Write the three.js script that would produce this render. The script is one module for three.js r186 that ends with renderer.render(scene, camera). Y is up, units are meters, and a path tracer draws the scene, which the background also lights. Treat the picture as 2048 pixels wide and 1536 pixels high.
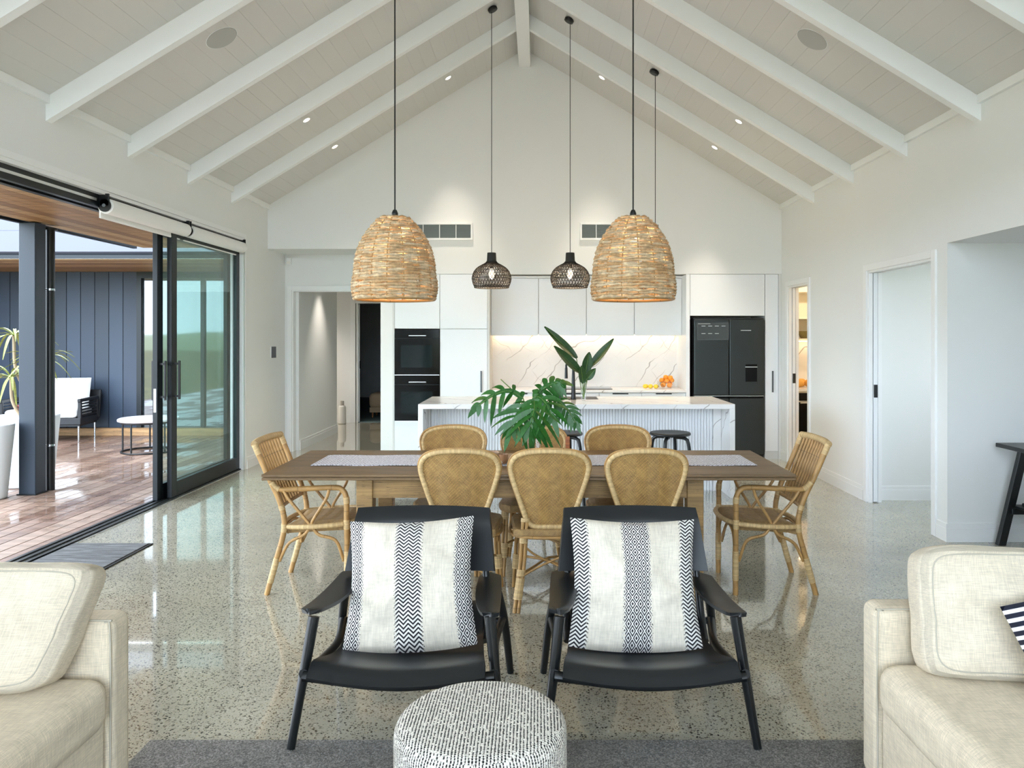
import * as THREE from 'three';
import { RoundedBoxGeometry } from 'three/addons/geometries/RoundedBoxGeometry.js';
import { mergeGeometries, toCreasedNormals } from 'three/addons/utils/BufferGeometryUtils.js';
import { RectAreaLightUniformsLib } from 'three/addons/lights/RectAreaLightUniformsLib.js';
RectAreaLightUniformsLib.init();

// ---------------------------------------------------------------- camera, sky, exposure
const scene = new THREE.Scene();
const camera = new THREE.PerspectiveCamera(2 * Math.atan(768 / 1500) * 180 / Math.PI, 4 / 3, 0.05, 500);
camera.position.set(0, 1.53, 0);
camera.lookAt(0, 1.53, -1);
camera.setViewOffset(2048, 1536, -53, 91, 2048, 1536);
const renderer = new THREE.WebGLRenderer({ antialias: true });
renderer.toneMapping = THREE.LinearToneMapping;
renderer.toneMappingExposure = 0.98;
renderer.shadowMap.enabled = true;
const SKY = 11.6;                                   // radiance of the bright overcast sky

let seed = 7;
const rnd = () => { seed = (seed * 1664525 + 1013904223) >>> 0; return seed / 4294967296; };
const rr = (a, b) => a + (b - a) * rnd();
const hash = (x, y, s = 0) => { let h = Math.imul(x | 0, 374761393) ^ Math.imul(y | 0, 668265263) ^ Math.imul(s | 0, 974634777); h = Math.imul(h ^ (h >>> 13), 1274126177); h = Math.imul(h ^ (h >>> 15), 2246822519); h = Math.imul(h ^ (h >>> 13), 3266489917); return ((h ^ (h >>> 16)) >>> 0) / 4294967296; };
const sm = (t) => t * t * (3 - 2 * t);
function vnoise(x, y, p, q, s = 0) {               // value noise, periodic with p by q cells
  const xi = Math.floor(x), yi = Math.floor(y), fx = sm(x - xi), fy = sm(y - yi);
  const m = (a, b) => ((a % b) + b) % b, x0 = m(xi, p), x1 = m(xi + 1, p), y0 = m(yi, q), y1 = m(yi + 1, q);
  const a = hash(x0, y0, s), b = hash(x1, y0, s), c = hash(x0, y1, s), d = hash(x1, y1, s);
  return a + (b - a) * fx + (c - a + (a - b - c + d) * fx) * fy;
}
function fbm(u, v, p, q, oct, s = 0) { let t = 0, a = 0.5, n = 0; for (let i = 0; i < oct; i++) { t += a * vnoise(u * p, v * q, p, q, s + i); n += a; a *= 0.5; p *= 2; q *= 2; } return t / n; }
const clamp = (x, a = 0, b = 1) => Math.min(b, Math.max(a, x));
const sstep = (a, b, x) => sm(clamp((x - a) / (b - a)));

{ const w = 512, h = 256, data = new Float32Array(w * h * 4);
  for (let j = 0; j < h; j++) for (let i = 0; i < w; i++) {
    const el = ((j + 0.5) / h - 0.5) * Math.PI, up = Math.max(0, Math.sin(el));
    const cloud = sstep(0.42, 0.62, fbm(i / w, j / h, 8, 8, 4, 91));
    const blue = [0.66 - 0.08 * up, 0.82 - 0.05 * up, 1.0], white = [1.03, 1.03, 1.02], o = (j * w + i) * 4;
    for (let c = 0; c < 3; c++) data[o + c] = SKY * (blue[c] + (white[c] - blue[c]) * (0.16 + 0.45 * cloud));
    data[o + 3] = 1;
  }
  const t = new THREE.DataTexture(data, w, h, THREE.RGBAFormat, THREE.FloatType);
  t.mapping = THREE.EquirectangularReflectionMapping; t.magFilter = THREE.LinearFilter; t.needsUpdate = true;
  scene.background = t; }

// ---------------------------------------------------------------- textures
function dtex(w, h, fn, srgb = true, repeat) {
  const d = new Uint8Array(w * h * 4);
  for (let j = 0; j < h; j++) for (let i = 0; i < w; i++) {
    const c = fn((i + 0.5) / w, (j + 0.5) / h, i, j), o = (j * w + i) * 4;
    if (typeof c === 'number') d[o] = d[o + 1] = d[o + 2] = clamp(c) * 255; else for (let k = 0; k < 3; k++) d[o + k] = clamp(c[k]) * 255;
    d[o + 3] = 255;
  }
  const t = new THREE.DataTexture(d, w, h, THREE.RGBAFormat);
  t.magFilter = THREE.LinearFilter; t.minFilter = THREE.LinearMipmapLinearFilter; t.generateMipmaps = true; t.wrapS = t.wrapT = THREE.RepeatWrapping;
  if (srgb) t.colorSpace = THREE.SRGBColorSpace;
  if (repeat) t.repeat.set(repeat[0], repeat[1]);
  t.needsUpdate = true; return t;
}
const withRepeat = (t, x, y = x) => { const c = t.clone(); c.repeat.set(x, y); c.needsUpdate = true; return c; };
const C = (hex) => { const c = new THREE.Color(hex); const o = {}; c.getRGB(o, THREE.SRGBColorSpace); return [o.r, o.g, o.b]; };
const mixc = (a, b, t) => [a[0] + (b[0] - a[0]) * t, a[1] + (b[1] - a[1]) * t, a[2] + (b[2] - a[2]) * t];

function floorTexture() {                          // polished concrete: cream matrix with dark and pale aggregate
  const N = 2048, cv = document.createElement('canvas'); cv.width = cv.height = N; const g = cv.getContext('2d');
  g.fillStyle = '#b0ac9b'; g.fillRect(0, 0, N, N);
  const blob = (x, y, r, col) => { g.fillStyle = col; const e = rr(0.45, 1), a = rr(0, 3.14), n = 5 + (rnd() * 3 | 0), k = []; for (let i = 0; i < n; i++) k.push(rr(0.65, 1.1));
    for (const ox of [0, -N, N]) for (const oy of [0, -N, N]) { const cx = x + ox, cy = y + oy; if (cx < -30 || cx > N + 30 || cy < -30 || cy > N + 30) continue;
      g.beginPath(); for (let i = 0; i < n; i++) { const t = i / n * 6.283, px = Math.cos(t) * r * k[i], py = Math.sin(t) * r * e * k[i]; const X = cx + px * Math.cos(a) - py * Math.sin(a), Y = cy + px * Math.sin(a) + py * Math.cos(a); i ? g.lineTo(X, Y) : g.moveTo(X, Y); } g.fill(); } };
  for (let i = 0; i < 9000; i++) blob(rnd() * N, rnd() * N, rr(2, 9), ['#bbb7a6', '#a29d8d', '#c0bcae', '#989484', '#b3ab93'][rnd() * 5 | 0]);
  for (let i = 0; i < 40000; i++) blob(rnd() * N, rnd() * N, 1.5 + 5.2 * Math.pow(rnd(), 2.6), ['#4b4740', '#625d53', '#34312d', '#777264', '#544f45'][rnd() * 5 | 0]);
  const im = g.getImageData(0, 0, N, N).data;
  return dtex(N, N, (u, v, i, j) => { const o = (j * N + i) * 4, n = 0.9 + 0.2 * fbm(u, v, 5, 5, 4, 3) + 0.05 * (hash(i, j, 5) - 0.5); return [im[o] / 255 * n, im[o + 1] / 255 * n, im[o + 2] / 255 * n]; });
}
const T = {};
T.floor = floorTexture();
T.grain = dtex(1024, 1024, (u, v) => {             // wood grain along u, tinted by each material
  const warp = fbm(u, v, 2, 4, 3, 11) * 0.35, rings = 0.5 + 0.5 * Math.sin((v * 9 + warp * 6) * 6.283), fine = fbm(u, v, 6, 180, 3, 21), pore = fbm(u, v, 24, 400, 2, 31);
  const k = 0.82 + 0.1 * (rings - 0.5) + 0.22 * (fine - 0.5) - 0.25 * sstep(0.72, 0.85, pore);
  return [k, k * 0.985, k * 0.965];
});
T.linen = dtex(1024, 1024, (u, v, i, j) => {
  const a = 0.5 + 0.5 * Math.sin(u * 6.283 * 128), b = 0.5 + 0.5 * Math.sin(v * 6.283 * 128), slub = fbm(u, v, 8, 128, 2, 41), slub2 = fbm(u, v, 128, 8, 2, 51);
  return 0.9 + 0.05 * a * b + 0.13 * (slub - 0.5) + 0.13 * (slub2 - 0.5) + 0.05 * (fbm(u, v, 4, 4, 3, 61) - 0.5);
});
T.linenBump = dtex(512, 512, (u, v) => 0.5 + 0.25 * Math.sin(u * 6.283 * 64) + 0.25 * Math.sin(v * 6.283 * 64) + 0.3 * (fbm(u, v, 8, 64, 2, 71) - 0.5), false);
T.rug = dtex(512, 512, (u, v, i, j) => 0.55 + 0.4 * (fbm(u, v, 90, 90, 2, 81) - 0.5) + 0.35 * (hash(i, j, 9) - 0.5) + 0.12 * (fbm(u, v, 5, 5, 3, 82) - 0.5));
T.mat = dtex(512, 512, (u, v, i, j) => 0.55 + 0.5 * (fbm(u, v, 6, 90, 3, 85) - 0.5) + 0.2 * (hash(i, j, 19) - 0.5));
T.knit = dtex(1024, 1024, (u, v, i, j) => {        // ottoman: cream cords with black stitches
  const n = 22, x = u * n, c = Math.floor(x), fx = x - c, y = v * 30 + hash(c, 3, 8) * 7, r = Math.floor(y), fy = y - r;
  const w = 0.12 + 0.17 * hash(c, r, 12), on = hash(c, r, 14) > 0.12, edge = Math.abs(fx - 0.5 + 0.12 * (hash(c, r, 15) - 0.5));
  const dark = on && edge < w * (0.55 + 0.45 * Math.sin(fy * 3.14)) && fy > 0.06 && fy < 0.94;
  const base = [0.97, 0.95, 0.91], k = 0.9 + 0.2 * (fbm(u, v, 60, 60, 2, 16) - 0.5);
  return dark ? [0.1, 0.095, 0.1] : [base[0] * k, base[1] * k, base[2] * k];
});
T.knitBump = dtex(512, 512, (u, v) => { const n = 22, fx = u * n % 1; return 0.2 + 0.8 * Math.abs(fx - 0.5) * 2 * (0.7 + 0.3 * Math.sin(v * 30 * 6.283)); }, false);
const tri = (x) => Math.abs(((x % 1) + 1) % 1 - 0.5) * 2;
function pillowPattern(bands) {                    // [from, to, 'zig' | 'dia'] across the width, plain cream between
  return dtex(1024, 1024, (u, v, i, j) => {
    const k = 0.93 + 0.1 * (fbm(u, v, 160, 20, 2, 5) - 0.5) + 0.06 * (fbm(u, v, 20, 160, 2, 6) - 0.5), cream = [0.92 * k, 0.885 * k, 0.82 * k], ink = [0.11, 0.1, 0.13];
    for (const [a, b, kind] of bands) if (u > a && u < b) {
      const e = Math.min(a < 0.01 ? 1 : u - a, b > 0.99 ? 1 : b - u), keep = e > 0.03 || hash(Math.floor(u * 170), Math.floor(v * 340), 4) < e / 0.03;
      if (!keep) return cream;
      const w = [0.95, 0.94, 0.92].map((x) => x * k);
      if (kind === 'zig') { const f = ((v * 34 + tri(u * 13) * 1.1) % 1 + 1) % 1; return f < 0.46 ? ink : w; }
      const fx = tri(u * 16), fy = tri(v * 11), q = ((fx + fy) * 1.75) % 1; return q < 0.5 ? ink : w;
    }
    return cream;
  });
}
T.pillowA = pillowPattern([[0, 0.13, 'dia'], [0.38, 0.62, 'zig'], [0.86, 1, 'dia']]);
T.pillowB = pillowPattern([[0, 0.14, 'zig'], [0.39, 0.63, 'dia'], [0.86, 1, 'zig']]);
T.stripe = dtex(256, 256, (u, v) => ((v * 17) % 1 < 0.5 ? [0.93, 0.92, 0.9] : [0.07, 0.08, 0.16]));
T.runner = dtex(512, 512, (u, v, i, j) => { const z = ((v * 12 + tri(u * 8) * 1.2) % 1 + 1) % 1, on = z < 0.3 && hash(Math.floor(u * 120), Math.floor(v * 60), 2) > 0.25; const k = 0.93 + 0.08 * (fbm(u, v, 90, 90, 2, 1) - 0.5); return on ? [0.5 * k, 0.51 * k, 0.57 * k] : [0.9 * k, 0.91 * k, 0.95 * k]; });
T.rattan = dtex(512, 512, (u, v, i, j) => {        // fine herringbone cane weave
  const n = 26, y = v * n, r = Math.floor(y), dirn = (Math.floor(u * 4) % 2) ? 1 : -1, s = ((u * n * 1.0 * dirn + y) * 1.0), f = ((s % 1) + 1) % 1, g2 = (((u * n - y * dirn) * 0.5) % 1 + 1) % 1;
  const k = 0.42 + 0.6 * Math.sin(f * 3.14) - 0.16 * (g2 < 0.14 ? 1 : 0) + 0.22 * (fbm(u, v, 10, 10, 3, 44) - 0.5) + 0.12 * (hash(Math.floor(s), Math.floor(g2 * 4), 3) - 0.5);
  return [k, k * 0.95, k * 0.86];
});
T.rattanBump = dtex(512, 512, (u, v) => { const n = 26, dirn = (Math.floor(u * 4) % 2) ? 1 : -1, s = u * n * dirn + v * n, f = ((s % 1) + 1) % 1; return Math.sin(f * 3.14); }, false);
T.cane = dtex(512, 128, (u, v, i, j) => { const k = 0.85 + 0.25 * (fbm(u, v, 5, 3, 3, 33) - 0.5) + 0.12 * (fbm(u, v, 12, 40, 2, 34) - 0.5) - (Math.abs(u - 0.5) < 0.008 ? 0.25 : 0); return [k, k * 0.97, k * 0.92]; });
T.wrap = dtex(256, 64, (u, v) => { const f = ((u * 24 + v * 1.0) % 1 + 1) % 1, k = 0.68 + 0.32 * Math.sin(f * 3.14) + 0.14 * (hash(Math.floor(u * 24 + v), 1, 5) - 0.5); return [k, k * 0.97, k * 0.92]; });
T.marble = dtex(1024, 1024, (u, v) => {
  const wx = fbm(u, v, 4, 4, 4, 101), wy = fbm(u, v, 4, 4, 4, 102);
  const line = (s, f, a) => { const t = u * f * a + v * f + (wx - 0.5) * 1.1 + (wy - 0.5) * s * 0.4; const q = Math.abs(((t % 1) + 1) % 1 - 0.5) * 2; return 1 - sstep(0, 0.06, 1 - q); };
  const mask = sstep(0.4, 0.55, fbm(u, v, 3, 3, 3, 105)), m2 = sstep(0.42, 0.58, fbm(u, v, 3, 3, 3, 106));
  const vein = clamp(line(1.5, 4, -1) * mask * 0.6 + line(-2, 5, 1) * m2 * 0.25 + line(2.6, 7, -1) * mask * m2 * 0.45), soft = 0.05 * (fbm(u, v, 5, 5, 4, 107) - 0.5);
  return mixc([0.93 + soft, 0.925 + soft, 0.915 + soft], [0.45, 0.42, 0.4], vein);
});
T.deckWet = dtex(512, 512, (u, v) => { const w = fbm(u, v, 30, 16, 4, 201); return 0.07 + 0.45 * sstep(0.36, 0.62, w + (0.5 - v) * -0.0); }, false);
T.grass = dtex(512, 512, (u, v, i, j) => { const k = 0.7 + 0.5 * (fbm(u, v, 20, 20, 4, 301) - 0.5) + 0.3 * (hash(i, j, 7) - 0.5); return [0.82 * k, 0.8 * k, 0.6 * k]; });
T.leaf = dtex(256, 256, (u, v) => { const k = 0.8 + 0.4 * (fbm(u, v, 6, 12, 3, 401) - 0.5); return [k, k, k]; });
T.straw = dtex(512, 128, (u, v) => { const k = 0.86 + 0.4 * (fbm(u, v, 24, 3, 3, 501) - 0.5) + 0.3 * (fbm(u, v, 6, 30, 2, 502) - 0.5); return [k, k * 0.97, k * 0.92]; });

// ---------------------------------------------------------------- materials
const mat = (color, roughness = 0.6, o = {}) => new (o.clearcoat || o.transmission || o.sheen || o.ior || o.specularIntensity ? THREE.MeshPhysicalMaterial : THREE.MeshStandardMaterial)({ color, roughness, ...o });
const M = {
  wall: mat('#ebecea', 0.7), ceiling: mat('#d8d7d3', 0.65), rafter: mat('#f2f4f3', 0.45), trim: mat('#f0f1f0', 0.35), cabinet: mat('#eceff1', 0.4), cabinetIn: mat('#d9d9d6', 0.5), jointDark: mat('#5b5d5e', 0.7),
  floor: mat('#ffffff', 0.08, { map: withRepeat(T.floor, 1 / 1.9), clearcoat: 0.7, clearcoatRoughness: 0.03 }),
  black: mat('#0c0e10', 0.4), blackGloss: mat('#030405', 0.1, { specularIntensity: 0.35 }), frame: mat('#10171c', 0.35, { metalness: 0.3 }), steel: mat('#b9bcbe', 0.25, { metalness: 1 }), gunmetal: mat('#5b5f62', 0.4, { metalness: 0.8 }), silver: mat('#d7dadb', 0.35, { metalness: 0.9 }),
  fridge: mat('#3b3f3f', 0.3, { metalness: 0.75 }), fridgeDark: mat('#15181a', 0.4), led: mat('#ffffff', 0.5, { emissive: '#ffdcae', emissiveIntensity: 6 }),
  bulb: mat('#ffffff', 0.5, { emissive: '#ffe3bd', emissiveIntensity: 5 }), lens: mat('#ffffff', 0.5, { emissive: '#fff0dc', emissiveIntensity: 7 }),
  glass: mat('#eaf5f2', 0.02, { transmission: 1, thickness: 0, ior: 1.5 }), clear: mat('#fdfdfd', 0.02, { transmission: 1, thickness: 0, ior: 1.5 }),
  mirrorGlass: mat('#1d2a30', 0.03, { ior: 2.33, specularIntensity: 1 }),
  navy: mat('#364556', 0.5), navyDark: mat('#1b222b', 0.6), roof: mat('#33353f', 0.7), cedar: mat('#c08b58', 0.5, { map: withRepeat(T.grain, 0.8) }), deck: mat('#a98578', 0.5, { map: withRepeat(T.grain, 0.7) }),
  grass: mat('#c4c09c', 0.9, { map: withRepeat(T.grass, 0.2) }), patio: mat('#b8b4aa', 0.8), hill: mat('#9a9f80', 0.95),
  oak: mat('#8f7350', 0.42, { map: withRepeat(T.grain, 0.7), bumpMap: withRepeat(T.grain, 0.7), bumpScale: 0.0006 }), oakLeg: mat('#bb965f', 0.5, { map: withRepeat(T.grain, 0.9), bumpMap: withRepeat(T.grain, 0.9), bumpScale: 0.0008 }),
  cane: mat('#c79f66', 0.42, { map: withRepeat(T.cane, 5, 20) }), wrapM: mat('#e2c594', 0.55, { map: withRepeat(T.wrap, 6, 1), bumpMap: withRepeat(T.wrap, 6, 1), bumpScale: 0.001 }),
  weave: mat('#c8a268', 0.55, { map: withRepeat(T.rattan, 4), bumpMap: withRepeat(T.rattanBump, 4), bumpScale: 0.0015 }), seatWeave: mat('#d0b080', 0.55, { map: withRepeat(T.rattan, 7), bumpMap: withRepeat(T.rattanBump, 7), bumpScale: 0.0015 }),
  leather: mat('#191c1f', 0.38), blackWood: mat('#0d1012', 0.35), pillowA: mat('#ffffff', 0.9, { map: T.pillowA }), pillowB: mat('#ffffff', 0.9, { map: T.pillowB }),
  sofa: mat('#f4e5cb', 0.9, { map: withRepeat(T.linen, 5), bumpMap: withRepeat(T.linenBump, 8), bumpScale: 0.0008 }), cushion: mat('#f6e8d0', 0.9, { map: withRepeat(T.linen, 5), bumpMap: withRepeat(T.linenBump, 8), bumpScale: 0.0008 }), piping: mat('#b7b0a0', 0.9),
  stripe: mat('#ffffff', 0.9, { map: T.stripe }), knit: mat('#ffffff', 0.95, { map: withRepeat(T.knit, 1 / 0.21), bumpMap: withRepeat(T.knitBump, 1 / 0.21), bumpScale: 0.004 }),
  rug: mat('#d2cec6', 0.98, { map: withRepeat(T.rug, 2.2), bumpMap: withRepeat(T.rug, 2.2), bumpScale: 0.005 }), mat: mat('#a9acb0', 0.95, { map: withRepeat(T.mat, 1.5), bumpMap: withRepeat(T.mat, 1.5), bumpScale: 0.004 }), rubber: mat('#26282b', 0.8),
  runner: mat('#ffffff', 0.9, { map: withRepeat(T.runner, 2.2) }), marble: mat('#ffffff', 0.18, { map: withRepeat(T.marble, 0.62) }), flute: mat('#eceef0', 0.4),
  straw: new THREE.MeshStandardMaterial({ color: '#ffffff', roughness: 0.75, map: withRepeat(T.straw, 3, 6), vertexColors: true }), cord: mat('#0b0b0c', 0.6), rattanBlack: mat('#120c0a', 0.6), neck: mat('#20211f', 0.6),
  monstera: mat('#2c7424', 0.4, { map: withRepeat(T.leaf, 3), side: THREE.DoubleSide }), strelitzia: mat('#2e5c26', 0.38, { map: withRepeat(T.leaf, 3), side: THREE.DoubleSide }), dracaena: mat('#a8b35a', 0.5, { map: withRepeat(T.leaf, 3), side: THREE.DoubleSide }), redLeaf: mat('#7d2f2a', 0.5, { side: THREE.DoubleSide }), stem: mat('#5d7d3a', 0.5), bark: mat('#a08d72', 0.8),
  planter: mat('#dfe3e6', 0.55), wicker: mat('#15171b', 0.55), whiteCushion: mat('#f2f2f1', 0.9), orange: mat('#f0962a', 0.5), lemon: mat('#ecc83a', 0.5), wicketWood: mat('#c98c5a', 0.6, { map: withRepeat(T.grain, 2) }), bowlWood: mat('#c9a688', 0.6, { map: withRepeat(T.grain, 2) }), ceramic: mat('#efece6', 0.4), carpet: mat('#5e7378', 0.95), beige: mat('#b29c80', 0.9), pantryWood: mat('#efe8d6', 0.6), red: mat('#b5222a', 0.5), curtain: mat('#1f2732', 0.9), pepper: mat('#c5713a', 0.5, { map: withRepeat(T.grain, 3) }), grille: mat('#b7b8b4', 0.8), ventDark: mat('#7d8686', 0.7), screenWhite: mat('#f4f4f2', 0.85),
};

// ---------------------------------------------------------------- geometry helpers
function boxUV(g, s = 1) {                          // uv in metres, by the way each face points
  if (g.index) g = g.toNonIndexed();
  const p = g.attributes.position, n = p.count, uv = new Float32Array(n * 2), a = new THREE.Vector3(), b = new THREE.Vector3(), c = new THREE.Vector3(), q = new THREE.Vector3();
  for (let i = 0; i < n; i += 3) {
    a.fromBufferAttribute(p, i); b.fromBufferAttribute(p, i + 1); c.fromBufferAttribute(p, i + 2);
    q.subVectors(b, a).cross(c.clone().sub(a)); const X = Math.abs(q.x), Y = Math.abs(q.y), Z = Math.abs(q.z);
    for (let k = 0; k < 3; k++) { const x = p.getX(i + k), y = p.getY(i + k), z = p.getZ(i + k), o = (i + k) * 2; if (X > Y && X > Z) { uv[o] = z * s; uv[o + 1] = y * s; } else if (Y > Z) { uv[o] = x * s; uv[o + 1] = z * s; } else { uv[o] = x * s; uv[o + 1] = y * s; } }
  }
  g.setAttribute('uv', new THREE.BufferAttribute(uv, 2)); return g;
}
const box = (w, h, d, x = 0, y = 0, z = 0, r = 0) => (r ? new RoundedBoxGeometry(w, h, d, 2, Math.min(r, w / 2.01, h / 2.01, d / 2.01)) : new THREE.BoxGeometry(w, h, d)).translate(x, y, z);
const bx = (x0, x1, y0, y1, z0, z1, r = 0) => box(x1 - x0, y1 - y0, z1 - z0, (x0 + x1) / 2, (y0 + y1) / 2, (z0 + z1) / 2, r);
const wb = (x0, x1, y0, y1, d0, d1, r = 0) => bx(x0, x1, y0, y1, -d1, -d0, r);       // by distance d = -z
const V = (x, y, z) => new THREE.Vector3(x, y, z);
const merge = (list) => { const L = list.map((g) => { const q = g.index ? g.toNonIndexed() : g; for (const k of Object.keys(q.attributes)) if (!['position', 'normal', 'uv', 'color'].includes(k)) q.deleteAttribute(k); return q; }); return L.length === 1 ? L[0] : mergeGeometries(L); };
function tube(pts, r, seg = 20, rad = 7, closed = false) {
  const c = pts.getPointAt ? pts : pts.length === 2 ? new THREE.LineCurve3(V(...pts[0]), V(...pts[1])) : new THREE.CatmullRomCurve3(pts.map((p) => V(...p)), closed, 'catmullrom', 0.5);
  const g = new THREE.TubeGeometry(c, seg, r, rad, closed), L = c.getLength(), uv = g.attributes.uv;
  for (let i = 0; i < uv.count; i++) uv.setXY(i, uv.getX(i) * L, uv.getY(i) * r * 6.283);
  if (closed) return g;
  const caps = [];                                   // close the ends
  for (const t of [0, 1]) { const p = c.getPointAt(t), d = c.getTangentAt(t); if (!t) d.negate(); const k = new THREE.CircleGeometry(r, rad); k.applyQuaternion(new THREE.Quaternion().setFromUnitVectors(V(0, 0, 1), d)); k.translate(p.x, p.y, p.z); caps.push(k); }
  return merge([g, ...caps]);
}
const curve = (pts) => new THREE.CatmullRomCurve3(pts.map((p) => V(...p)), false, 'catmullrom', 0.5);
function piece(c, t0, t1, r, seg = 8, rad = 8) { const pts = []; for (let i = 0; i <= 6; i++) { const p = c.getPointAt(t0 + (t1 - t0) * i / 6); pts.push([p.x, p.y, p.z]); } return tube(pts, r, seg, rad); }
const lathe = (pts, seg = 32, x = 0, y = 0, z = 0) => new THREE.LatheGeometry(pts.map((p) => new THREE.Vector2(p[0], p[1])), seg).translate(x, y, z);
const cyl = (r0, r1, h, x = 0, y = 0, z = 0, seg = 24) => new THREE.CylinderGeometry(r0, r1, h, seg).translate(x, y, z);
function prism(shapePts, depth, bevel = 0) { const s = new THREE.Shape(shapePts.map((p) => new THREE.Vector2(p[0], p[1]))); return new THREE.ExtrudeGeometry(s, { depth, bevelEnabled: bevel > 0, bevelSize: bevel, bevelThickness: bevel, bevelSegments: 2, curveSegments: 8 }); }
function plank(w, t, len, ch = 0.004) {              // chamfered board, length along x, face up
  const h = w / 2; return prism([[-h, 0], [h, 0], [h, t - ch], [h - ch, t], [-h + ch, t], [-h, t - ch]], len).translate(0, 0, -len / 2).rotateY(Math.PI / 2);
}
function sheet(nu, nv, f, thick = 0) {               // surface f(u, v) -> [x, y, z], uv 0..1, optional thickness along the normal
  const pos = [], uv = [], idx = []; for (let j = 0; j <= nv; j++) for (let i = 0; i <= nu; i++) { pos.push(...f(i / nu, j / nv)); uv.push(i / nu, j / nv); }
  for (let j = 0; j < nv; j++) for (let i = 0; i < nu; i++) { const a = j * (nu + 1) + i, b = a + 1, c = a + nu + 1, d = c + 1; idx.push(a, b, d, a, d, c); }
  const g = new THREE.BufferGeometry(); g.setAttribute('position', new THREE.Float32BufferAttribute(pos, 3)); g.setAttribute('uv', new THREE.Float32BufferAttribute(uv, 2)); g.setIndex(idx); g.computeVertexNormals();
  if (!thick) return g;
  const n = g.attributes.normal, P2 = [], U2 = [], I2 = [], N = (nu + 1) * (nv + 1);
  for (let k = 0; k < N; k++) { P2.push(pos[k * 3], pos[k * 3 + 1], pos[k * 3 + 2]); U2.push(uv[k * 2], uv[k * 2 + 1]); }
  for (let k = 0; k < N; k++) { P2.push(pos[k * 3] - n.getX(k) * thick, pos[k * 3 + 1] - n.getY(k) * thick, pos[k * 3 + 2] - n.getZ(k) * thick); U2.push(uv[k * 2], uv[k * 2 + 1]); }
  for (let k = 0; k < idx.length; k += 3) { I2.push(idx[k], idx[k + 1], idx[k + 2], idx[k] + N, idx[k + 2] + N, idx[k + 1] + N); }
  const rim = (a, b) => I2.push(a, a + N, b, b, a + N, b + N);
  for (let i = 0; i < nu; i++) { rim(i, i + 1); const o = nv * (nu + 1); rim(o + i + 1, o + i); }
  for (let j = 0; j < nv; j++) { rim((j + 1) * (nu + 1), j * (nu + 1)); rim(j * (nu + 1) + nu, (j + 1) * (nu + 1) + nu); }
  const q = new THREE.BufferGeometry(); q.setAttribute('position', new THREE.Float32BufferAttribute(P2, 3)); q.setAttribute('uv', new THREE.Float32BufferAttribute(U2, 2)); q.setIndex(I2); q.computeVertexNormals(); return toCreasedNormals(q, 0.7);
}
function pad(w, h, t, o = {}) {                      // stuffed cushion in the xy plane, front face +z
  const N = o.n || 28, pinch = o.pinch ?? 0.05, pow = o.pow || 0.45, se = o.seed || 1, wr = o.wrinkle ?? 0.01, shear = o.shear || 0;
  const f = (side) => (u, v) => {
    const a = u * 2 - 1, b = v * 2 - 1, ca = Math.cos(b * Math.PI / 2), cb = Math.cos(a * Math.PI / 2);
    let x = a * w / 2 * (1 - pinch * ca * (o.concave ?? 1)), y = b * h / 2 * (1 - pinch * cb * (o.concave ?? 1));
    const p = Math.pow(Math.max(0, (1 - Math.pow(Math.abs(a), o.ex || 2.4)) * (1 - Math.pow(Math.abs(b), o.ex || 2.4))), pow);
    let z = side * t / 2 * p; const edge = Math.min(1, p * 1.5);
    z += edge * wr * (fbm(u * 0.98 + 0.01, v * 0.98 + 0.01, 5, 5, 3, se) - 0.5) * 2;
    x += shear * b; if (o.post) [x, y, z] = o.post(x, y, z, a, b); return [x, y, z];
  };
  const A = sheet(N, N, f(1)), B = sheet(N, N, f(-1)); B.setIndex(Array.from(B.index.array).reverse()); B.computeVertexNormals();
  return merge([A, B]);
}

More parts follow.
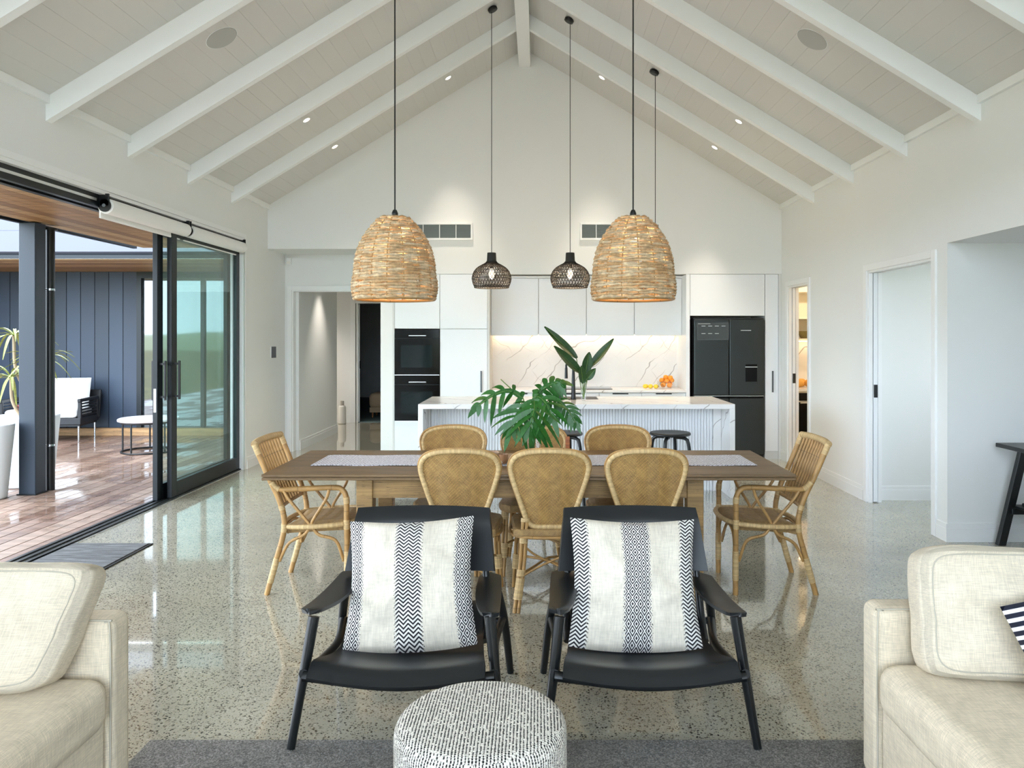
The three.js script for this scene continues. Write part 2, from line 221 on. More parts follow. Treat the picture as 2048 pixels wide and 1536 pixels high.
function puff(w, h, t, p, se, wr = 0.012, shear = 0) {   // boxed cushion: superellipsoid with soft wrinkles, uv in metres; also its seam line
  const at = (a, b, c) => { const m = Math.max(Math.abs(a), Math.abs(b), Math.abs(c)), n = m / Math.pow(Math.pow(Math.abs(a), p) + Math.pow(Math.abs(b), p) + Math.pow(Math.abs(c), p), 1 / p);
    const bul = 1 + 0.35 * (1 - a * a) * (1 - b * b), wn = wr * (fbm((a + 1.1) / 2.3, (b + 1.1) / 2.3, 5, 5, 3, se) - 0.5) * 2;
    return [a * n * w / 2 + shear * b, b * n * h / 2 + (Math.abs(c) > 0.99 ? 0 : wn * 0.4), c * n * t / 2 * bul * 0.8 + wn]; };
  const g = boxUV(new THREE.BoxGeometry(2, 2, 2, 24, 24, 10)), q = g.attributes.position, uv = g.attributes.uv;
  for (let i = 0; i < q.count; i++) { const a = q.getX(i), b = q.getY(i), c = q.getZ(i); q.setXYZ(i, ...at(a, b, c)); uv.setXY(i, (Math.abs(c) > 0.99 ? a : a + c * 0.3) * w / 2, (Math.abs(c) > 0.99 || Math.abs(b) < 0.99 ? b : b + c * 0.3) * h / 2); }
  const k = {}; g.computeVertexNormals(); const nn = g.attributes.normal;      // smooth across shared corners
  for (let i = 0; i < q.count; i++) { const key = [q.getX(i), q.getY(i), q.getZ(i)].map((x) => Math.round(x * 1e5)).join(); (k[key] ||= []).push(i); }
  for (const L of Object.values(k)) { let x = 0, y = 0, z = 0; for (const i of L) { x += nn.getX(i); y += nn.getY(i); z += nn.getZ(i); } const l = Math.hypot(x, y, z) || 1; for (const i of L) nn.setXYZ(i, x / l, y / l, z / l); }
  const sx = 1 - 0.035 / w, sy = 1 - 0.035 / h, pts = []; for (let i = 0; i < 96; i++) { const a = i / 96 * 6.2832, c = Math.cos(a), d = Math.sin(a), n = 1 / Math.pow(Math.pow(Math.abs(c), 9) + Math.pow(Math.abs(d), 9), 1 / 9); pts.push(at(c * n * sx, d * n * sy, 1)); }
  g.seam = tube(pts, 0.0022, 192, 5, true); return g;
}

// ---------------------------------------------------------------- scene helpers
const taken = {};
const numbered = (n) => { const k = taken[n] = (taken[n] ?? -1) + 1; return k ? n + '_' + String(k).padStart(3, '0') : n; };
const lit = (m) => { m.castShadow = m.receiveShadow = true; return m; };
function part(parent, name, geo, material, uvm = true) { const g = Array.isArray(geo) ? merge(geo) : geo; const m = lit(new THREE.Mesh(uvm ? boxUV(g) : g, material)); m.name = name; parent.add(m); return m; }
const raw = (parent, name, geo, material) => part(parent, name, geo, material, false);
function thing(name, label, category, pos = [0, 0, 0], turn = 0, group) { const o = new THREE.Group(); o.name = numbered(name); o.position.set(...pos); o.rotation.y = turn; o.userData = { label, category }; if (group) o.userData.group = group; scene.add(o); return o; }
function solo(name, label, category, geo, material, group, uvm = true) { const m = part(scene, numbered(name), geo, material, uvm); m.userData = { label, category }; if (group) m.userData.group = group; return m; }
function struct(name, label, category = 'structure') { const o = new THREE.Group(); o.name = name; o.userData = { kind: 'structure', label, category }; scene.add(o); return o; }
function structMesh(name, label, category, geo, material) { const m = part(scene, name, geo, material); m.userData = { kind: 'structure', label, category }; return m; }
function copyOf(o, label, pos, turn) { const c = o.clone(); c.name = numbered(o.name.replace(/_\d{3}$/, '')); c.userData = { ...o.userData, label }; c.position.set(...pos); c.rotation.y = turn; scene.add(c); return c; }

// ---------------------------------------------------------------- room dimensions (metres)
const XL = -3.43, XR = 3.08, RX = -0.175, EAVE = 3.21, SL = 0.61, DB = 9.5, DR = -3.5;   // walls, ridge, eave height, slope, bulkhead wall, rear wall
const roofY = (x) => EAVE + SL * (x < RX ? x - XL : XR - x), APEX = roofY(RX);

// floor
structMesh('floor', 'polished concrete floor with exposed dark aggregate', 'floor', wb(-6, 6.2, -0.2, 0, DR - 0.2, 17).translate(0, 0, 0), M.floor);
// floor slab stops at the sliding doors; the deck lies outside
scene.getObjectByName('floor').geometry = boxUV(merge([wb(XL - 0.2, 6.2, -0.2, 0, DR - 0.1, 9.0), wb(XL - 0.2, 6.2, -0.2, 0, 9.0, 12.25), wb(-5.7, 6.2, -0.2, 0, 12.25, 19.5)]));

// ceiling: planks, rafters, ridge beam
{ const c = struct('ceiling', 'white gabled timber board ceiling with exposed rafters', 'ceiling'), len = DB - DR + 0.2, th = Math.atan(SL), cs = Math.cos(th), n = 27;
  const run = (XR - XL) / 2, w = run / cs / n, g = boxUV(plank(w - 0.0004, 0.02, len, 0.0013));
  for (const s of [-1, 1]) for (let k = 0; k < n; k++) {
    const t = (k + 0.5) / n * run, x = s < 0 ? XL + t : XR - t, m = lit(new THREE.Mesh(g, M.ceiling)); m.name = 'ceiling_board';
    m.rotation.set(0, Math.PI / 2, 0); const h = new THREE.Quaternion().setFromAxisAngle(V(0, 0, 1), Math.PI + (s < 0 ? th : -th)); m.quaternion.premultiply(h);
    m.position.set(x, roofY(x) + 0.02 / cs, -(DB + DR) / 2); c.add(m);
  }
  part(c, 'roof_sheet', [prism([[XL - 0.25, EAVE - 0.25 * SL + 0.06], [RX, APEX + 0.06], [XR + 0.25, EAVE - 0.25 * SL + 0.06], [XR + 0.25, EAVE - 0.25 * SL + 0.16], [RX, APEX + 0.16], [XL - 0.25, EAVE - 0.25 * SL + 0.16]], len + 0.2).translate(0, 0, -DB - 0.1)], M.roof);
  for (const d of [-2.1, -1.05, 0, 1.04, 2.08, 3.13, 4.17, 5.22, 6.26, 7.33, 8.37]) for (const s of [-1, 1]) {
    const e = s < 0 ? XL : XR, r0 = RX + s * 0.07, dp = 0.165; part(c, 'rafter', prism(s < 0 ? [[e, EAVE - dp], [r0, roofY(r0) - dp], [r0, roofY(r0) + 0.01], [e, EAVE + 0.01]] : [[r0, roofY(r0) - dp], [e, EAVE - dp], [e, EAVE + 0.01], [r0, roofY(r0) + 0.01]], 0.065).translate(0, 0, -d - 0.065), M.rafter);
  }
  part(c, 'ridge_beam', bx(RX - 0.073, RX + 0.073, 4.97, APEX, -DB, -DR, 0.004), M.rafter);
  for (const s of [-1, 1]) { const e = s < 0 ? XL : XR - 0.03; part(c, 'cornice', wb(e, e + 0.03, EAVE - 0.045, EAVE + 0.015, DR, DB), M.rafter); }
}

// walls
{ const lw = struct('wall_left', 'white wall above the sliding doors', 'wall');
  part(lw, 'wall_panel', [wb(XL - 0.2, XL, 2.70, 3.26, DR, 8.75), wb(XL - 0.2, XL, 0, 3.26, 8.75, 9.62), wb(XL - 0.2, XL, 0, 2.75, 9.62, 10.3), wb(XL - 0.2, XL, 0, 2.7, DR, 0.8)], M.wall);
  part(lw, 'opening_trim', [wb(XL - 0.008, XL + 0.006, 2.70, 2.745, 0.8, 8.795), wb(XL - 0.008, XL + 0.006, 0, 2.70, 8.75, 8.795)], M.trim);
  const rw = struct('wall_right', 'white wall with two pocket doors and an alcove', 'wall');
  part(rw, 'wall_panel', [wb(XR, XR + 0.12, 2.25, 3.26, DR, 5.65), wb(XR, XR + 0.12, 0, 2.25, DR, 2.6), wb(XR, XR + 0.12, 0, 3.26, 5.65, 5.855), wb(XR, XR + 0.12, 2.16, 3.26, 5.855, 7.02), wb(XR, XR + 0.12, 0, 3.26, 7.02, 8.55), wb(XR, XR + 0.12, 2.17, 3.26, 8.55, 9.25), wb(XR, XR + 0.12, 0, 3.26, 9.25, 10.6)], M.wall);
  const bw = struct('wall_back', 'white gable wall above the kitchen', 'wall');
  const gab = prism([[XL, 2.665], [-1.99, 2.665], [-1.99, 2.347], [XR, 2.347], [XR, EAVE + 0.02], [RX, APEX + 0.02], [XL, EAVE + 0.02]], 0.12).translate(0, 0, -DB - 0.12);
  part(bw, 'gable_panel', gab, M.wall);
  part(struct('wall_nib', 'white wall end between hall and ovens', 'wall'), 'nib_panel', wb(-2.0, -1.846, 0, 2.665, DB, 13.66), M.wall);
  part(bw, 'kitchen_rear_panel', wb(-1.845, XR, 0, 2.6, 10.165, 10.3), M.wall);
  part(bw, 'kitchen_ceiling_panel', wb(-1.845, XR, 2.40, 2.5, 9.62, 10.2), M.wall);
  const rear = struct('wall_rear', 'gable wall behind the viewer with wide glazing', 'wall');
  part(rear, 'gable_panel', [wb(XL - 0.2, XR + 0.12, 2.65, 2.8, DR - 0.15, DR), prism([[XL - 0.2, 2.8], [XL + 0.25, 2.8], [XL + 0.25, EAVE], [RX, APEX - 0.15], [XR - 0.25, EAVE], [XR - 0.25, 2.8], [XR + 0.12, 2.8], [XR + 0.12, EAVE + 0.05], [RX, APEX + 0.1], [XL - 0.2, EAVE + 0.05]], 0.15).translate(0, 0, -DR), wb(XL - 0.2, -3.2, 0, 2.65, DR - 0.15, DR), wb(2.85, XR + 0.12, 0, 2.65, DR - 0.15, DR)], M.wall);
  const rwn = struct('window_1', 'wide glazed doors behind the viewer', 'window');
  for (let k = 0; k <= 4; k++) { const x = -3.2 + k * 6.05 / 4; part(rwn, 'stile', wb(x - 0.04, x + 0.04, 0, 2.65, DR - 0.12, DR - 0.04), M.frame); }
  part(rwn, 'gable_pane', prism([[XL + 0.25, 2.8], [XR - 0.25, 2.8], [XR - 0.25, EAVE], [RX, APEX - 0.15], [XL + 0.25, EAVE]], 0.006).translate(0, 0, -DR + 0.07), M.clear); part(rwn, 'gable_mullion', wb(RX - 0.04, RX + 0.04, 2.8, APEX - 0.17, DR - 0.12, DR - 0.08), M.frame);
  part(rwn, 'head_rail', wb(-3.2, 2.85, 2.58, 2.65, DR - 0.12, DR - 0.04), M.frame); part(rwn, 'bottom_rail', wb(-3.2, 2.85, 0, 0.05, DR - 0.12, DR - 0.04), M.frame);
  for (let k = 0; k < 4; k++) { const x = -3.2 + k * 6.05 / 4; part(rwn, 'pane', wb(x + 0.04, x + 1.4725, 0.05, 2.58, DR - 0.084, DR - 0.078), M.clear); }

  // hallway at the left end
  const hw = struct('wall_hall', 'white hallway walls beyond the dining room', 'wall');
  part(hw, 'hall_front_panel', [wb(XL, -3.335, 0, 2.665, 10.15, 10.27), wb(-3.335, -2.0, 2.18, 2.665, 10.15, 10.27)], M.wall);
  part(hw, 'hall_side_panel', wb(-3.40, -3.28, 0, 2.665, 10.27, 12.2), M.wall);
  part(hw, 'hall_end_panel', [wb(-5.5, -3.32, 0, 2.665, 13.66, 13.78), wb(-3.32, -1.845, 2.17, 2.665, 13.66, 13.78), wb(-2.5, -1.845, 0, 2.17, 13.66, 13.78)], M.wall);
  part(hw, 'hall_outer_panel', [wb(-5.6, -5.5, 0, 2.7, 12.26, 13.8), wb(-5.6, -3.4, 0, 2.7, 12.26, 12.34)], M.wall);
  part(hw, 'hall_ceiling_panel', [wb(XL - 0.2, -1.845, 2.665, 2.76, 9.62, 12.26), wb(-5.6, -1.845, 2.665, 2.76, 12.26, 13.8)], M.wall);
  const dk = struct('wall_bedroom', 'white walls of the unlit bedroom behind the far doorway', 'wall');
  part(dk, 'bedroom_panel', [wb(-5.6, -0.4, 0, 2.6, 19.4, 19.5), wb(-5.7, -5.6, 0, 2.6, 13.78, 19.5), wb(-0.5, -0.4, 0, 2.6, 13.78, 19.5), wb(-5.7, -0.4, 2.5, 2.6, 13.78, 19.5), wb(-1.845, -0.4, 0, 2.6, 13.68, 13.78)], M.wall);
  part(dk, 'carpet', wb(-5.6, -0.5, 0, 0.012, 13.7, 19.4), M.carpet);
  // scullery
  const sw = struct('wall_scullery', 'cream scullery walls behind the narrow pocket door', 'wall');
  part(sw, 'scullery_panel', [wb(3.2, 5.0, 0, 2.6, 10.4, 10.5), wb(4.9, 5.0, 0, 2.6, 7.9, 10.5), wb(3.2, 5.0, 0, 2.6, 7.8, 7.9), wb(3.2, 5.0, 2.5, 2.6, 7.8, 10.5)], M.pantryWood);
  // corridor behind the wide pocket door
  const cw = struct('wall_corridor', 'white corridor walls behind the wide pocket door', 'wall');
  part(cw, 'corridor_panel', [wb(3.2, 5.0, 0, 2.5, 7.1, 7.22), wb(3.2, 5.0, 2.45, 2.55, 5.75, 7.22), wb(4.9, 5.0, 2.3, 2.5, 5.75, 7.1), wb(4.9, 5.0, 0, 1.1, 5.75, 7.1)], M.wall);
  const cwin = struct('window_2', 'daylit window at the end of the corridor', 'window');
  part(cwin, 'window_frame', [wb(4.9, 4.98, 1.1, 1.16, 5.75, 7.1), wb(4.9, 4.98, 2.24, 2.3, 5.75, 7.1), wb(4.9, 4.98, 1.16, 2.24, 5.75, 5.81), wb(4.9, 4.98, 1.16, 2.24, 7.04, 7.1)], M.frame); part(cwin, 'pane', wb(4.93, 4.936, 1.16, 2.24, 5.81, 7.04), M.clear);
  // alcove
  const aw = struct('wall_alcove', 'shaded white alcove walls on the right', 'wall');
  part(aw, 'alcove_panel', [wb(3.2, 6.2, 0, 2.55, 5.65, 5.75), wb(4.6, 4.7, 0, 2.3, 2.6, 5.65), wb(3.2, 4.7, 0, 2.3, 2.5, 2.6), wb(3.2, 4.7, 2.25, 2.35, 2.5, 5.65)], M.wall);
}

// baseboards
function skirting(name, runs) { const g = struct(name, 'white painted baseboard', 'baseboard'); for (const [x0, x1, d0, d1] of runs) { part(g, 'board', wb(x0, x1, 0, 0.1, d0, d1), M.trim); part(g, 'top_bead', wb(x0 + (x1 - x0 < 0.05 ? (x0 < 0 ? 0 : 0.004) : 0), x1 - (x1 - x0 < 0.05 ? (x0 < 0 ? 0.004 : 0) : 0), 0.1, 0.135, d0 + (d1 - d0 < 0.05 ? 0.004 : 0), d1), M.trim); } }
skirting('baseboard_left', [[XL, XL + 0.015, 8.8, 10.15]]);
skirting('baseboard_right', [[XR - 0.015, XR, 7.09, 8.49], [XR - 0.015, XR, 5.65, 5.79], [XR - 0.015, XR, 9.31, 9.5], [XR - 0.015, XR, -3.5, 2.6]]);
skirting('baseboard_alcove', [[XR - 0.015, 4.6, 5.635, 5.65], [4.585, 4.6, 2.6, 5.635]]);
skirting('baseboard_corridor', [[3.2, 4.9, 7.085, 7.1]]);
skirting('baseboard_hall', [[-3.28, -3.265, 10.29, 12.2], [-5.5, -3.42, 13.645, 13.66]]);

// door casings and pocket doors on the right wall
function casing(name, label, d0, d1, top, w = 0.06) {
  const g = struct(name, label, 'door');
  part(g, 'architrave', wb(XR - 0.018, XR + 0.002, 0, top + w, d1, d1 + w, 0.003), M.trim); part(g, 'architrave', wb(XR - 0.018, XR + 0.002, 0, top + w, d0 - w, d0, 0.003), M.trim); part(g, 'architrave', wb(XR - 0.018, XR + 0.002, top, top + w, d0, d1, 0.003), M.trim);
  part(g, 'jamb', [wb(XR, XR + 0.035, 0, top, d1 - 0.03, d1), wb(XR + 0.085, XR + 0.12, 0, top, d1 - 0.03, d1), wb(XR, XR + 0.12, 0, top, d0, d0 + 0.02), wb(XR, XR + 0.035, top - 0.02, top, d0 + 0.02, d1 - 0.03), wb(XR + 0.085, XR + 0.12, top - 0.02, top, d0 + 0.02, d1 - 0.03)], M.trim);
  const leaf = part(g, 'pocket_leaf', wb(XR + 0.041, XR + 0.079, 0.01, top - 0.02, d1 - 0.035, d1), M.cabinet);
  part(leaf, 'edge_latch', wb(XR + 0.043, XR + 0.077, 0.98, 1.1, d1 - 0.038, d1 - 0.034), M.black);
  return g;
}
casing('door_2', 'narrow white pocket door to the scullery beside the fridge', 8.55, 9.25, 2.17);
casing('door_3', 'wide white pocket door opening on the right wall', 5.855, 7.02, 2.16);
{ const g = struct('door_4', 'white cased hallway opening left of the ovens', 'door');
  part(g, 'architrave', wb(-3.395, -3.335, 0, 2.245, 10.13, 10.152, 0.003), M.trim); part(g, 'architrave', wb(-3.335, -2.0, 2.18, 2.245, 10.13, 10.152, 0.003), M.trim);
  part(g, 'jamb', [wb(-3.335, -3.318, 0, 2.18, 10.15, 10.28), wb(-3.318, -2.0, 2.165, 2.18, 10.15, 10.28)], M.trim);
  const h = struct('door_5', 'dark doorway at the end of the hallway', 'door');
  part(h, 'architrave', wb(-3.42, -3.33, 0, 2.25, 13.64, 13.662, 0.003), M.trim); part(h, 'architrave', wb(-3.33, -2.44, 2.17, 2.25, 13.64, 13.662, 0.003), M.trim); part(h, 'architrave', wb(-2.52, -2.44, 0, 2.17, 13.64, 13.662, 0.003), M.trim);
  part(h, 'jamb', [wb(-3.33, -3.29, 0, 2.17, 13.66, 13.69), wb(-3.33, -3.29, 0, 2.17, 13.75, 13.78)], M.trim);
  const l = part(h, 'pocket_leaf', wb(-3.33, -3.27, 0.01, 2.15, 13.70, 13.74), M.cabinet); part(l, 'edge_latch', wb(-3.271, -3.262, 0.98, 1.12, 13.698, 13.742), M.black);
}

// sliding doors on the left
{ const g = struct('door_1', 'black framed glass sliding doors opening onto the deck', 'door');
  part(g, 'head_frame', [wb(XL - 0.2, XL - 0.05, 2.6, 2.68, 0.8, 8.75), wb(XL - 0.09, XL - 0.05, 2.57, 2.6, 0.8, 8.75), wb(XL - 0.2, XL - 0.15, 2.57, 2.6, 0.8, 8.75)], M.frame);
  part(g, 'head_strip', wb(XL - 0.055, XL - 0.046, 2.615, 2.635, 0.8, 5.9), M.silver);
  part(g, 'head_reveal', wb(XL - 0.05, XL - 0.005, 2.67, 2.7, 0.8, 8.75), M.trim);
  part(g, 'side_reveal', wb(XL - 0.2, XL - 0.004, 0, 2.7, 8.735, 8.75), M.trim);
  part(g, 'sill_track', [wb(XL - 0.2, XL - 0.02, -0.03, 0.004, 0.8, 8.74)], M.silver);
  for (const x of [XL - 0.175, XL - 0.115, XL - 0.05]) part(g, 'track_rail', wb(x - 0.014, x + 0.014, 0.004, 0.016, 0.8, 8.74), M.frame);
  const panel = (x, d0, d1, handle) => {
    const p = new THREE.Group(); p.name = 'sliding_panel'; g.add(p); const t = 0.045;
    part(p, 'stile', wb(x - t / 2, x + t / 2, 0.016, 2.59, d0, d0 + 0.105, 0.003), M.frame); part(p, 'stile', wb(x - t / 2, x + t / 2, 0.016, 2.59, d1 - 0.085, d1, 0.003), M.frame);
    part(p, 'rail', wb(x - t / 2, x + t / 2, 0.016, 0.155, d0 + 0.105, d1 - 0.085, 0.003), M.frame); part(p, 'rail', wb(x - t / 2, x + t / 2, 2.5, 2.59, d0 + 0.105, d1 - 0.085, 0.003), M.frame);
    part(p, 'pane', wb(x - 0.006, x + 0.006, 0.155, 2.5, d0 + 0.105, d1 - 0.085), M.glass);
    if (handle) { part(p, 'pull_handle', [wb(x + 0.06, x + 0.08, 0.95, 1.32, d0 + 0.04, d0 + 0.062, 0.004), wb(x + 0.02, x + 0.07, 0.97, 0.99, d0 + 0.04, d0 + 0.062), wb(x + 0.02, x + 0.07, 1.28, 1.3, d0 + 0.04, d0 + 0.062)], M.black); if (handle > 1) part(p, 'lock_plate', wb(x - 0.012, x + 0.012, 0.84, 1.06, d0 - 0.003, d0 + 0.002), M.steel); }
  };
  panel(XL - 0.075, 7.12, 8.735, 1); panel(XL - 0.15, 7.0, 8.66, 2);
  part(g, 'edge_handle', [wb(XL - 0.2, XL - 0.18, 0.95, 1.32, 7.03, 7.055, 0.004)], M.black);
}
// roller blinds in the head of the opening
for (const [d0, d1, which] of [[5.95, 7.32, 'rolled white blind nearest the open sliding doorway'], [7.36, 8.72, 'rolled white blind above the closed glass panel']]) {
  const t = thing('roller_blind', which, 'blind', [XL - 0.012, 2.585, -(d0 + d1) / 2], 0, 'roller blinds over the sliding doors'), L = d1 - d0;
  part(t, 'roll', cyl(0.063, 0.063, L - 0.03, 0, 0, 0, 28).rotateX(Math.PI / 2), M.screenWhite);
  part(t, 'bottom_bar', [box(0.012, 0.075, L - 0.05, -0.052, -0.045, 0), box(0.016, 0.02, L - 0.05, -0.052, -0.085, 0, 0.004)], M.screenWhite);
  for (const s of [-1, 1]) { const b = part(t, 'bracket', [box(0.075, 0.1, 0.012, 0, 0.045, s * L / 2, 0.004), cyl(0.05, 0.05, 0.012, 0, 0, s * L / 2, 24).rotateX(0)].map((q, i) => i ? new THREE.CylinderGeometry(0.05, 0.05, 0.012, 24).rotateX(Math.PI / 2).translate(0, 0, s * L / 2) : q), M.black); part(b, 'spindle', new THREE.CylinderGeometry(0.014, 0.014, 0.012, 10).rotateX(Math.PI / 2).translate(0, 0, s * (L / 2 + 0.008)), M.steel); }
}

// ---------------------------------------------------------------- outside
{ const deck = struct('floor_deck', 'timber boarded deck, weathered pink brown and wet further out', 'deck');
  const wet = withRepeat(T.deckWet, 1 / 9); const mats = ['#a98d7e', '#9c8072', '#b09687', '#917466'].map((c) => mat(c, 1, { map: withRepeat(T.grain, 0.7), roughnessMap: wet }));
  const g0 = plank(0.134, 0.03, 15, 0.003); let k = 0;
  for (let x = -3.70; x > -9.9; x -= 0.1405, k++) { const g = g0.clone().rotateY(Math.PI / 2).translate(x, -0.05, -4.9); part(deck, 'deck_board', g, mats[(hash(k, 3, 3) * 4) | 0]); }
  part(deck, 'deck_joists', [wb(-9.9, XL - 0.2, -0.3, -0.06, -2.5, 12.4)], M.navyDark);
  structMesh('ground_lawn', 'grass field around the house', 'lawn', [wb(-160, 160, -0.6, -0.5, -170, 60)], M.grass);
  structMesh('ground_patio', 'pale concrete patio behind the viewer', 'patio', wb(-8, 8, -0.5, -0.03, -9, DR - 0.15), M.patio);
  const hills = (() => { const g = new THREE.PlaneGeometry(360, 60, 90, 12).rotateX(-Math.PI / 2), p = g.attributes.position; for (let i = 0; i < p.count; i++) { const x = p.getX(i), z = p.getZ(i); p.setY(i, -1 + Math.max(0, Math.cos(z / 60 * Math.PI)) * (1.5 + 5 * fbm((x + 180) / 360, 0.3, 8, 8, 4, 77))); } g.computeVertexNormals(); return g.translate(0, 0, 130); })();
  structMesh('ground_hills', 'low green hills on the horizon', 'hill', hills, M.hill);

  // own porch soffit, post, downpipe
  const so = struct('ceiling_porch', 'cedar boarded porch soffit over the deck', 'soffit'); const sm2 = ['#c49a68', '#b08656', '#cfab7b', '#a0774d'].map((c) => mat(c, 0.45, { map: withRepeat(T.grain, 0.8) }));
  const sg = plank(0.128, 0.016, 13.4, 0.003); let j = 0;
  for (let x = -3.70; x > -5.1; x -= 0.13, j++) part(so, 'soffit_board', sg.clone().rotateX(Math.PI).rotateY(Math.PI / 2).translate(x, 2.706, -2.9), sm2[(hash(j, 5, 2) * 4) | 0]);
  part(so, 'fascia', wb(-5.19, -5.14, 2.68, 2.92, -3.8, 9.6), M.frame); part(so, 'porch_roof', wb(-5.19, XL - 0.2, 2.86, 2.92, -3.8, 9.6), M.roof);
  const post = thing('porch_post', 'square blue grey steel porch post on the deck', 'post', [-5.06, -0.02, -7.5]);
  part(post, 'shaft', box(0.165, 2.7, 0.165, 0, 1.35, 0, 0.008), mat('#202c39', 0.5)); part(post, 'base_plate', box(0.19, 0.012, 0.19, 0, 0.006, 0), M.frame);
  const dp = thing('downpipe', 'black round downpipe fixed beside the porch post', 'pipe', [-5.0, -0.02, -7.68]);
  part(dp, 'pipe', cyl(0.042, 0.042, 2.66, 0, 1.33, 0, 20), M.black); part(dp, 'top_flange', cyl(0.065, 0.065, 0.02, 0, 2.67, 0, 20), M.black);
  for (const y of [0.46, 2.05]) part(dp, 'clip', [cyl(0.046, 0.046, 0.02, 0, y, 0, 20), box(0.01, 0.015, 0.1, -0.02, y, 0.06)], M.steel);

  // the other wing: navy cladding, cedar soffit, pale roof, glass door
  const nv = struct('wall_wing', 'navy vertical board cladding of the opposite wing', 'wall'); nv.position.z = 0.3; const nm = ['#2e3a4b', '#324052', '#2a3645'].map((c) => mat(c, 0.5));
  const bg = prism([[-0.112, 0], [0.104, 0], [0.104, 0.018], [0.112, 0.018], [0.112, 0.0], [0.112, -0.02], [-0.112, -0.02]].slice(0, 3).concat([[-0.112, 0.018]]), 2.62).rotateX(-Math.PI / 2);
  k = 0; for (let x = -6.585; x > -11; x -= 0.228, k++) part(nv, 'cladding_board', bg.clone().translate(x, -0.02, -12.4), nm[k % 3]);
  part(nv, 'backing', [wb(-11.2, -6.46, -0.05, 2.62, 12.41, 12.55), wb(-4.35, -3.4, -0.05, 2.62, 12.41, 12.55)], M.navyDark); part(nv, 'cladding_board', wb(-4.5, -3.6, 0, 2.62, 12.385, 12.41), nm[0]);
  part(nv, 'base_timber', wb(-11, -4.5, -0.02, 0.1, 12.26, 12.33, 0.004), mat('#d0a473', 0.6, { map: withRepeat(T.grain, 0.8) }));
  part(nv, 'return_wall', wb(-10.2, -9.95, -0.05, 2.6, 9.5, 12.38), M.navyDark);
  const ws = struct('ceiling_wing', 'cedar boarded eave of the opposite wing', 'soffit'); ws.position.z = 0.3; const cg = plank(0.138, 0.016, 8, 0.003);
  for (let i = 0; i < 13; i++) part(ws, 'soffit_board', cg.clone().rotateX(Math.PI).translate(-7.4, 2.62, -12.3 + i * 0.14), sm2[(hash(i, 9, 2) * 4) | 0]);
  part(ws, 'fascia', wb(-11.4, -3.9, 2.615, 2.66, 10.44, 10.5), M.frame);
  const rf = struct('roof_wing', 'pale grey metal roof of the opposite wing', 'roof'); rf.position.z = 0.3;
  for (let i = 0; i < 9; i++) part(rf, 'roof_panel', prism([[0, 0], [0.712, 0], [0.712, 0.03], [0, 0.03]], 7.6).rotateY(Math.PI / 2).rotateX(0.548).translate(-11.5, 2.68 + i * 0.72 * Math.sin(0.548), -10.46 - i * 0.72 * Math.cos(0.548)), M.roof);
  part(rf, 'roof_underlay', prism([[0, -0.03], [6.48, -0.03], [6.48, 0.005], [0, 0.005]], 7.6).rotateY(Math.PI / 2).rotateX(0.548).translate(-11.5, 2.68, -10.46), M.navyDark);
  const gd = struct('window_3', 'reflective glass sliding door in the navy wing', 'window'); gd.position.z = 0.3;
  part(gd, 'door_frame', [wb(-6.465, -6.39, 0, 2.5, 12.36, 12.46), wb(-4.5, -4.42, 0, 2.5, 12.36, 12.46), wb(-6.465, -4.42, 2.5, 2.62, 12.36, 12.46), wb(-6.39, -4.5, 0, 0.1, 12.36, 12.46), wb(-5.44, -5.38, 0.1, 2.5, 12.37, 12.45)], M.frame); part(gd, 'pane', wb(-6.39, -4.5, 0.1, 2.5, 12.41, 12.42), M.mirrorGlass);

  // planters
  const planter = (label, pos, r0, r1, h, plant) => { const t = thing('planter', label, 'planter', pos, 0.3);
    part(t, 'pot', lathe([[0, 0], [r0 * 0.96, 0], [r0, 0.02], [r1, h - 0.02], [r1, h], [r1 - 0.03, h], [r1 - 0.04, h - 0.06], [0, h - 0.06]], 32), M.planter); part(t, 'soil', cyl(r1 - 0.04, r1 - 0.04, 0.02, 0, h - 0.06, 0), M.bark); return t; };
  planter('slim tapered white planter nearest the viewer on the deck', [-5.3, -0.02, -7.25], 0.14, 0.2, 0.72); planter('wide pale planter holding a spiky plant behind the post', [-5.42, -0.02, -7.95], 0.24, 0.3, 0.74);
  const pl = thing('dracaena_plant', 'spiky yellow green plant with bare canes in the wide planter', 'plant', [-5.42, 0.66, -7.95]);
  const strap = (x, y, z, az, el, len, w, droop) => { const c = Math.cos(az), s2 = Math.sin(az); return sheet(2, 8, (u, v) => { const r = len * v * Math.cos(el - droop * v * 0.5), yy = len * v * Math.sin(el - droop * v), ww = w * (u - 0.5) * Math.pow(Math.sin(Math.PI * Math.min(0.97, v * 0.93 + 0.07)), 0.6); return [x + c * r - s2 * ww, y + yy + Math.abs(u - 0.5) * w * 0.4, z + s2 * r + c * ww]; }); };
  const canes = [[[0, -0.03, 0], [0.02, 0.25, 0.02], [0.1, 0.5, 0.02], [0.16, 0.62, 0]], [[-0.03, -0.03, 0], [0, 0.25, 0], [-0.1, 0.55, 0.03], [-0.14, 0.9, 0]], [[0.03, -0.03, 0.05], [-0.08, 0.2, 0.1], [-0.1, 0.45, 0.1]]];
  for (const c of canes) { raw(pl, 'cane', tube(c, 0.016, 16, 7), M.bark); const [x, y, z] = c[c.length - 1]; for (let i = 0; i < 18; i++) raw(pl, 'leaf', strap(x, y, z, i * 2.4, rr(0.1, 1.2), rr(0.3, 0.46), 0.028, rr(0.6, 1.3)), M.dracaena); }
  for (let i = 0; i < 9; i++) raw(pl, 'red_leaf', strap(0.04, -0.03, 0, i * 0.7, rr(0.9, 1.3), rr(0.22, 0.34), 0.06, 0.4), M.redLeaf);
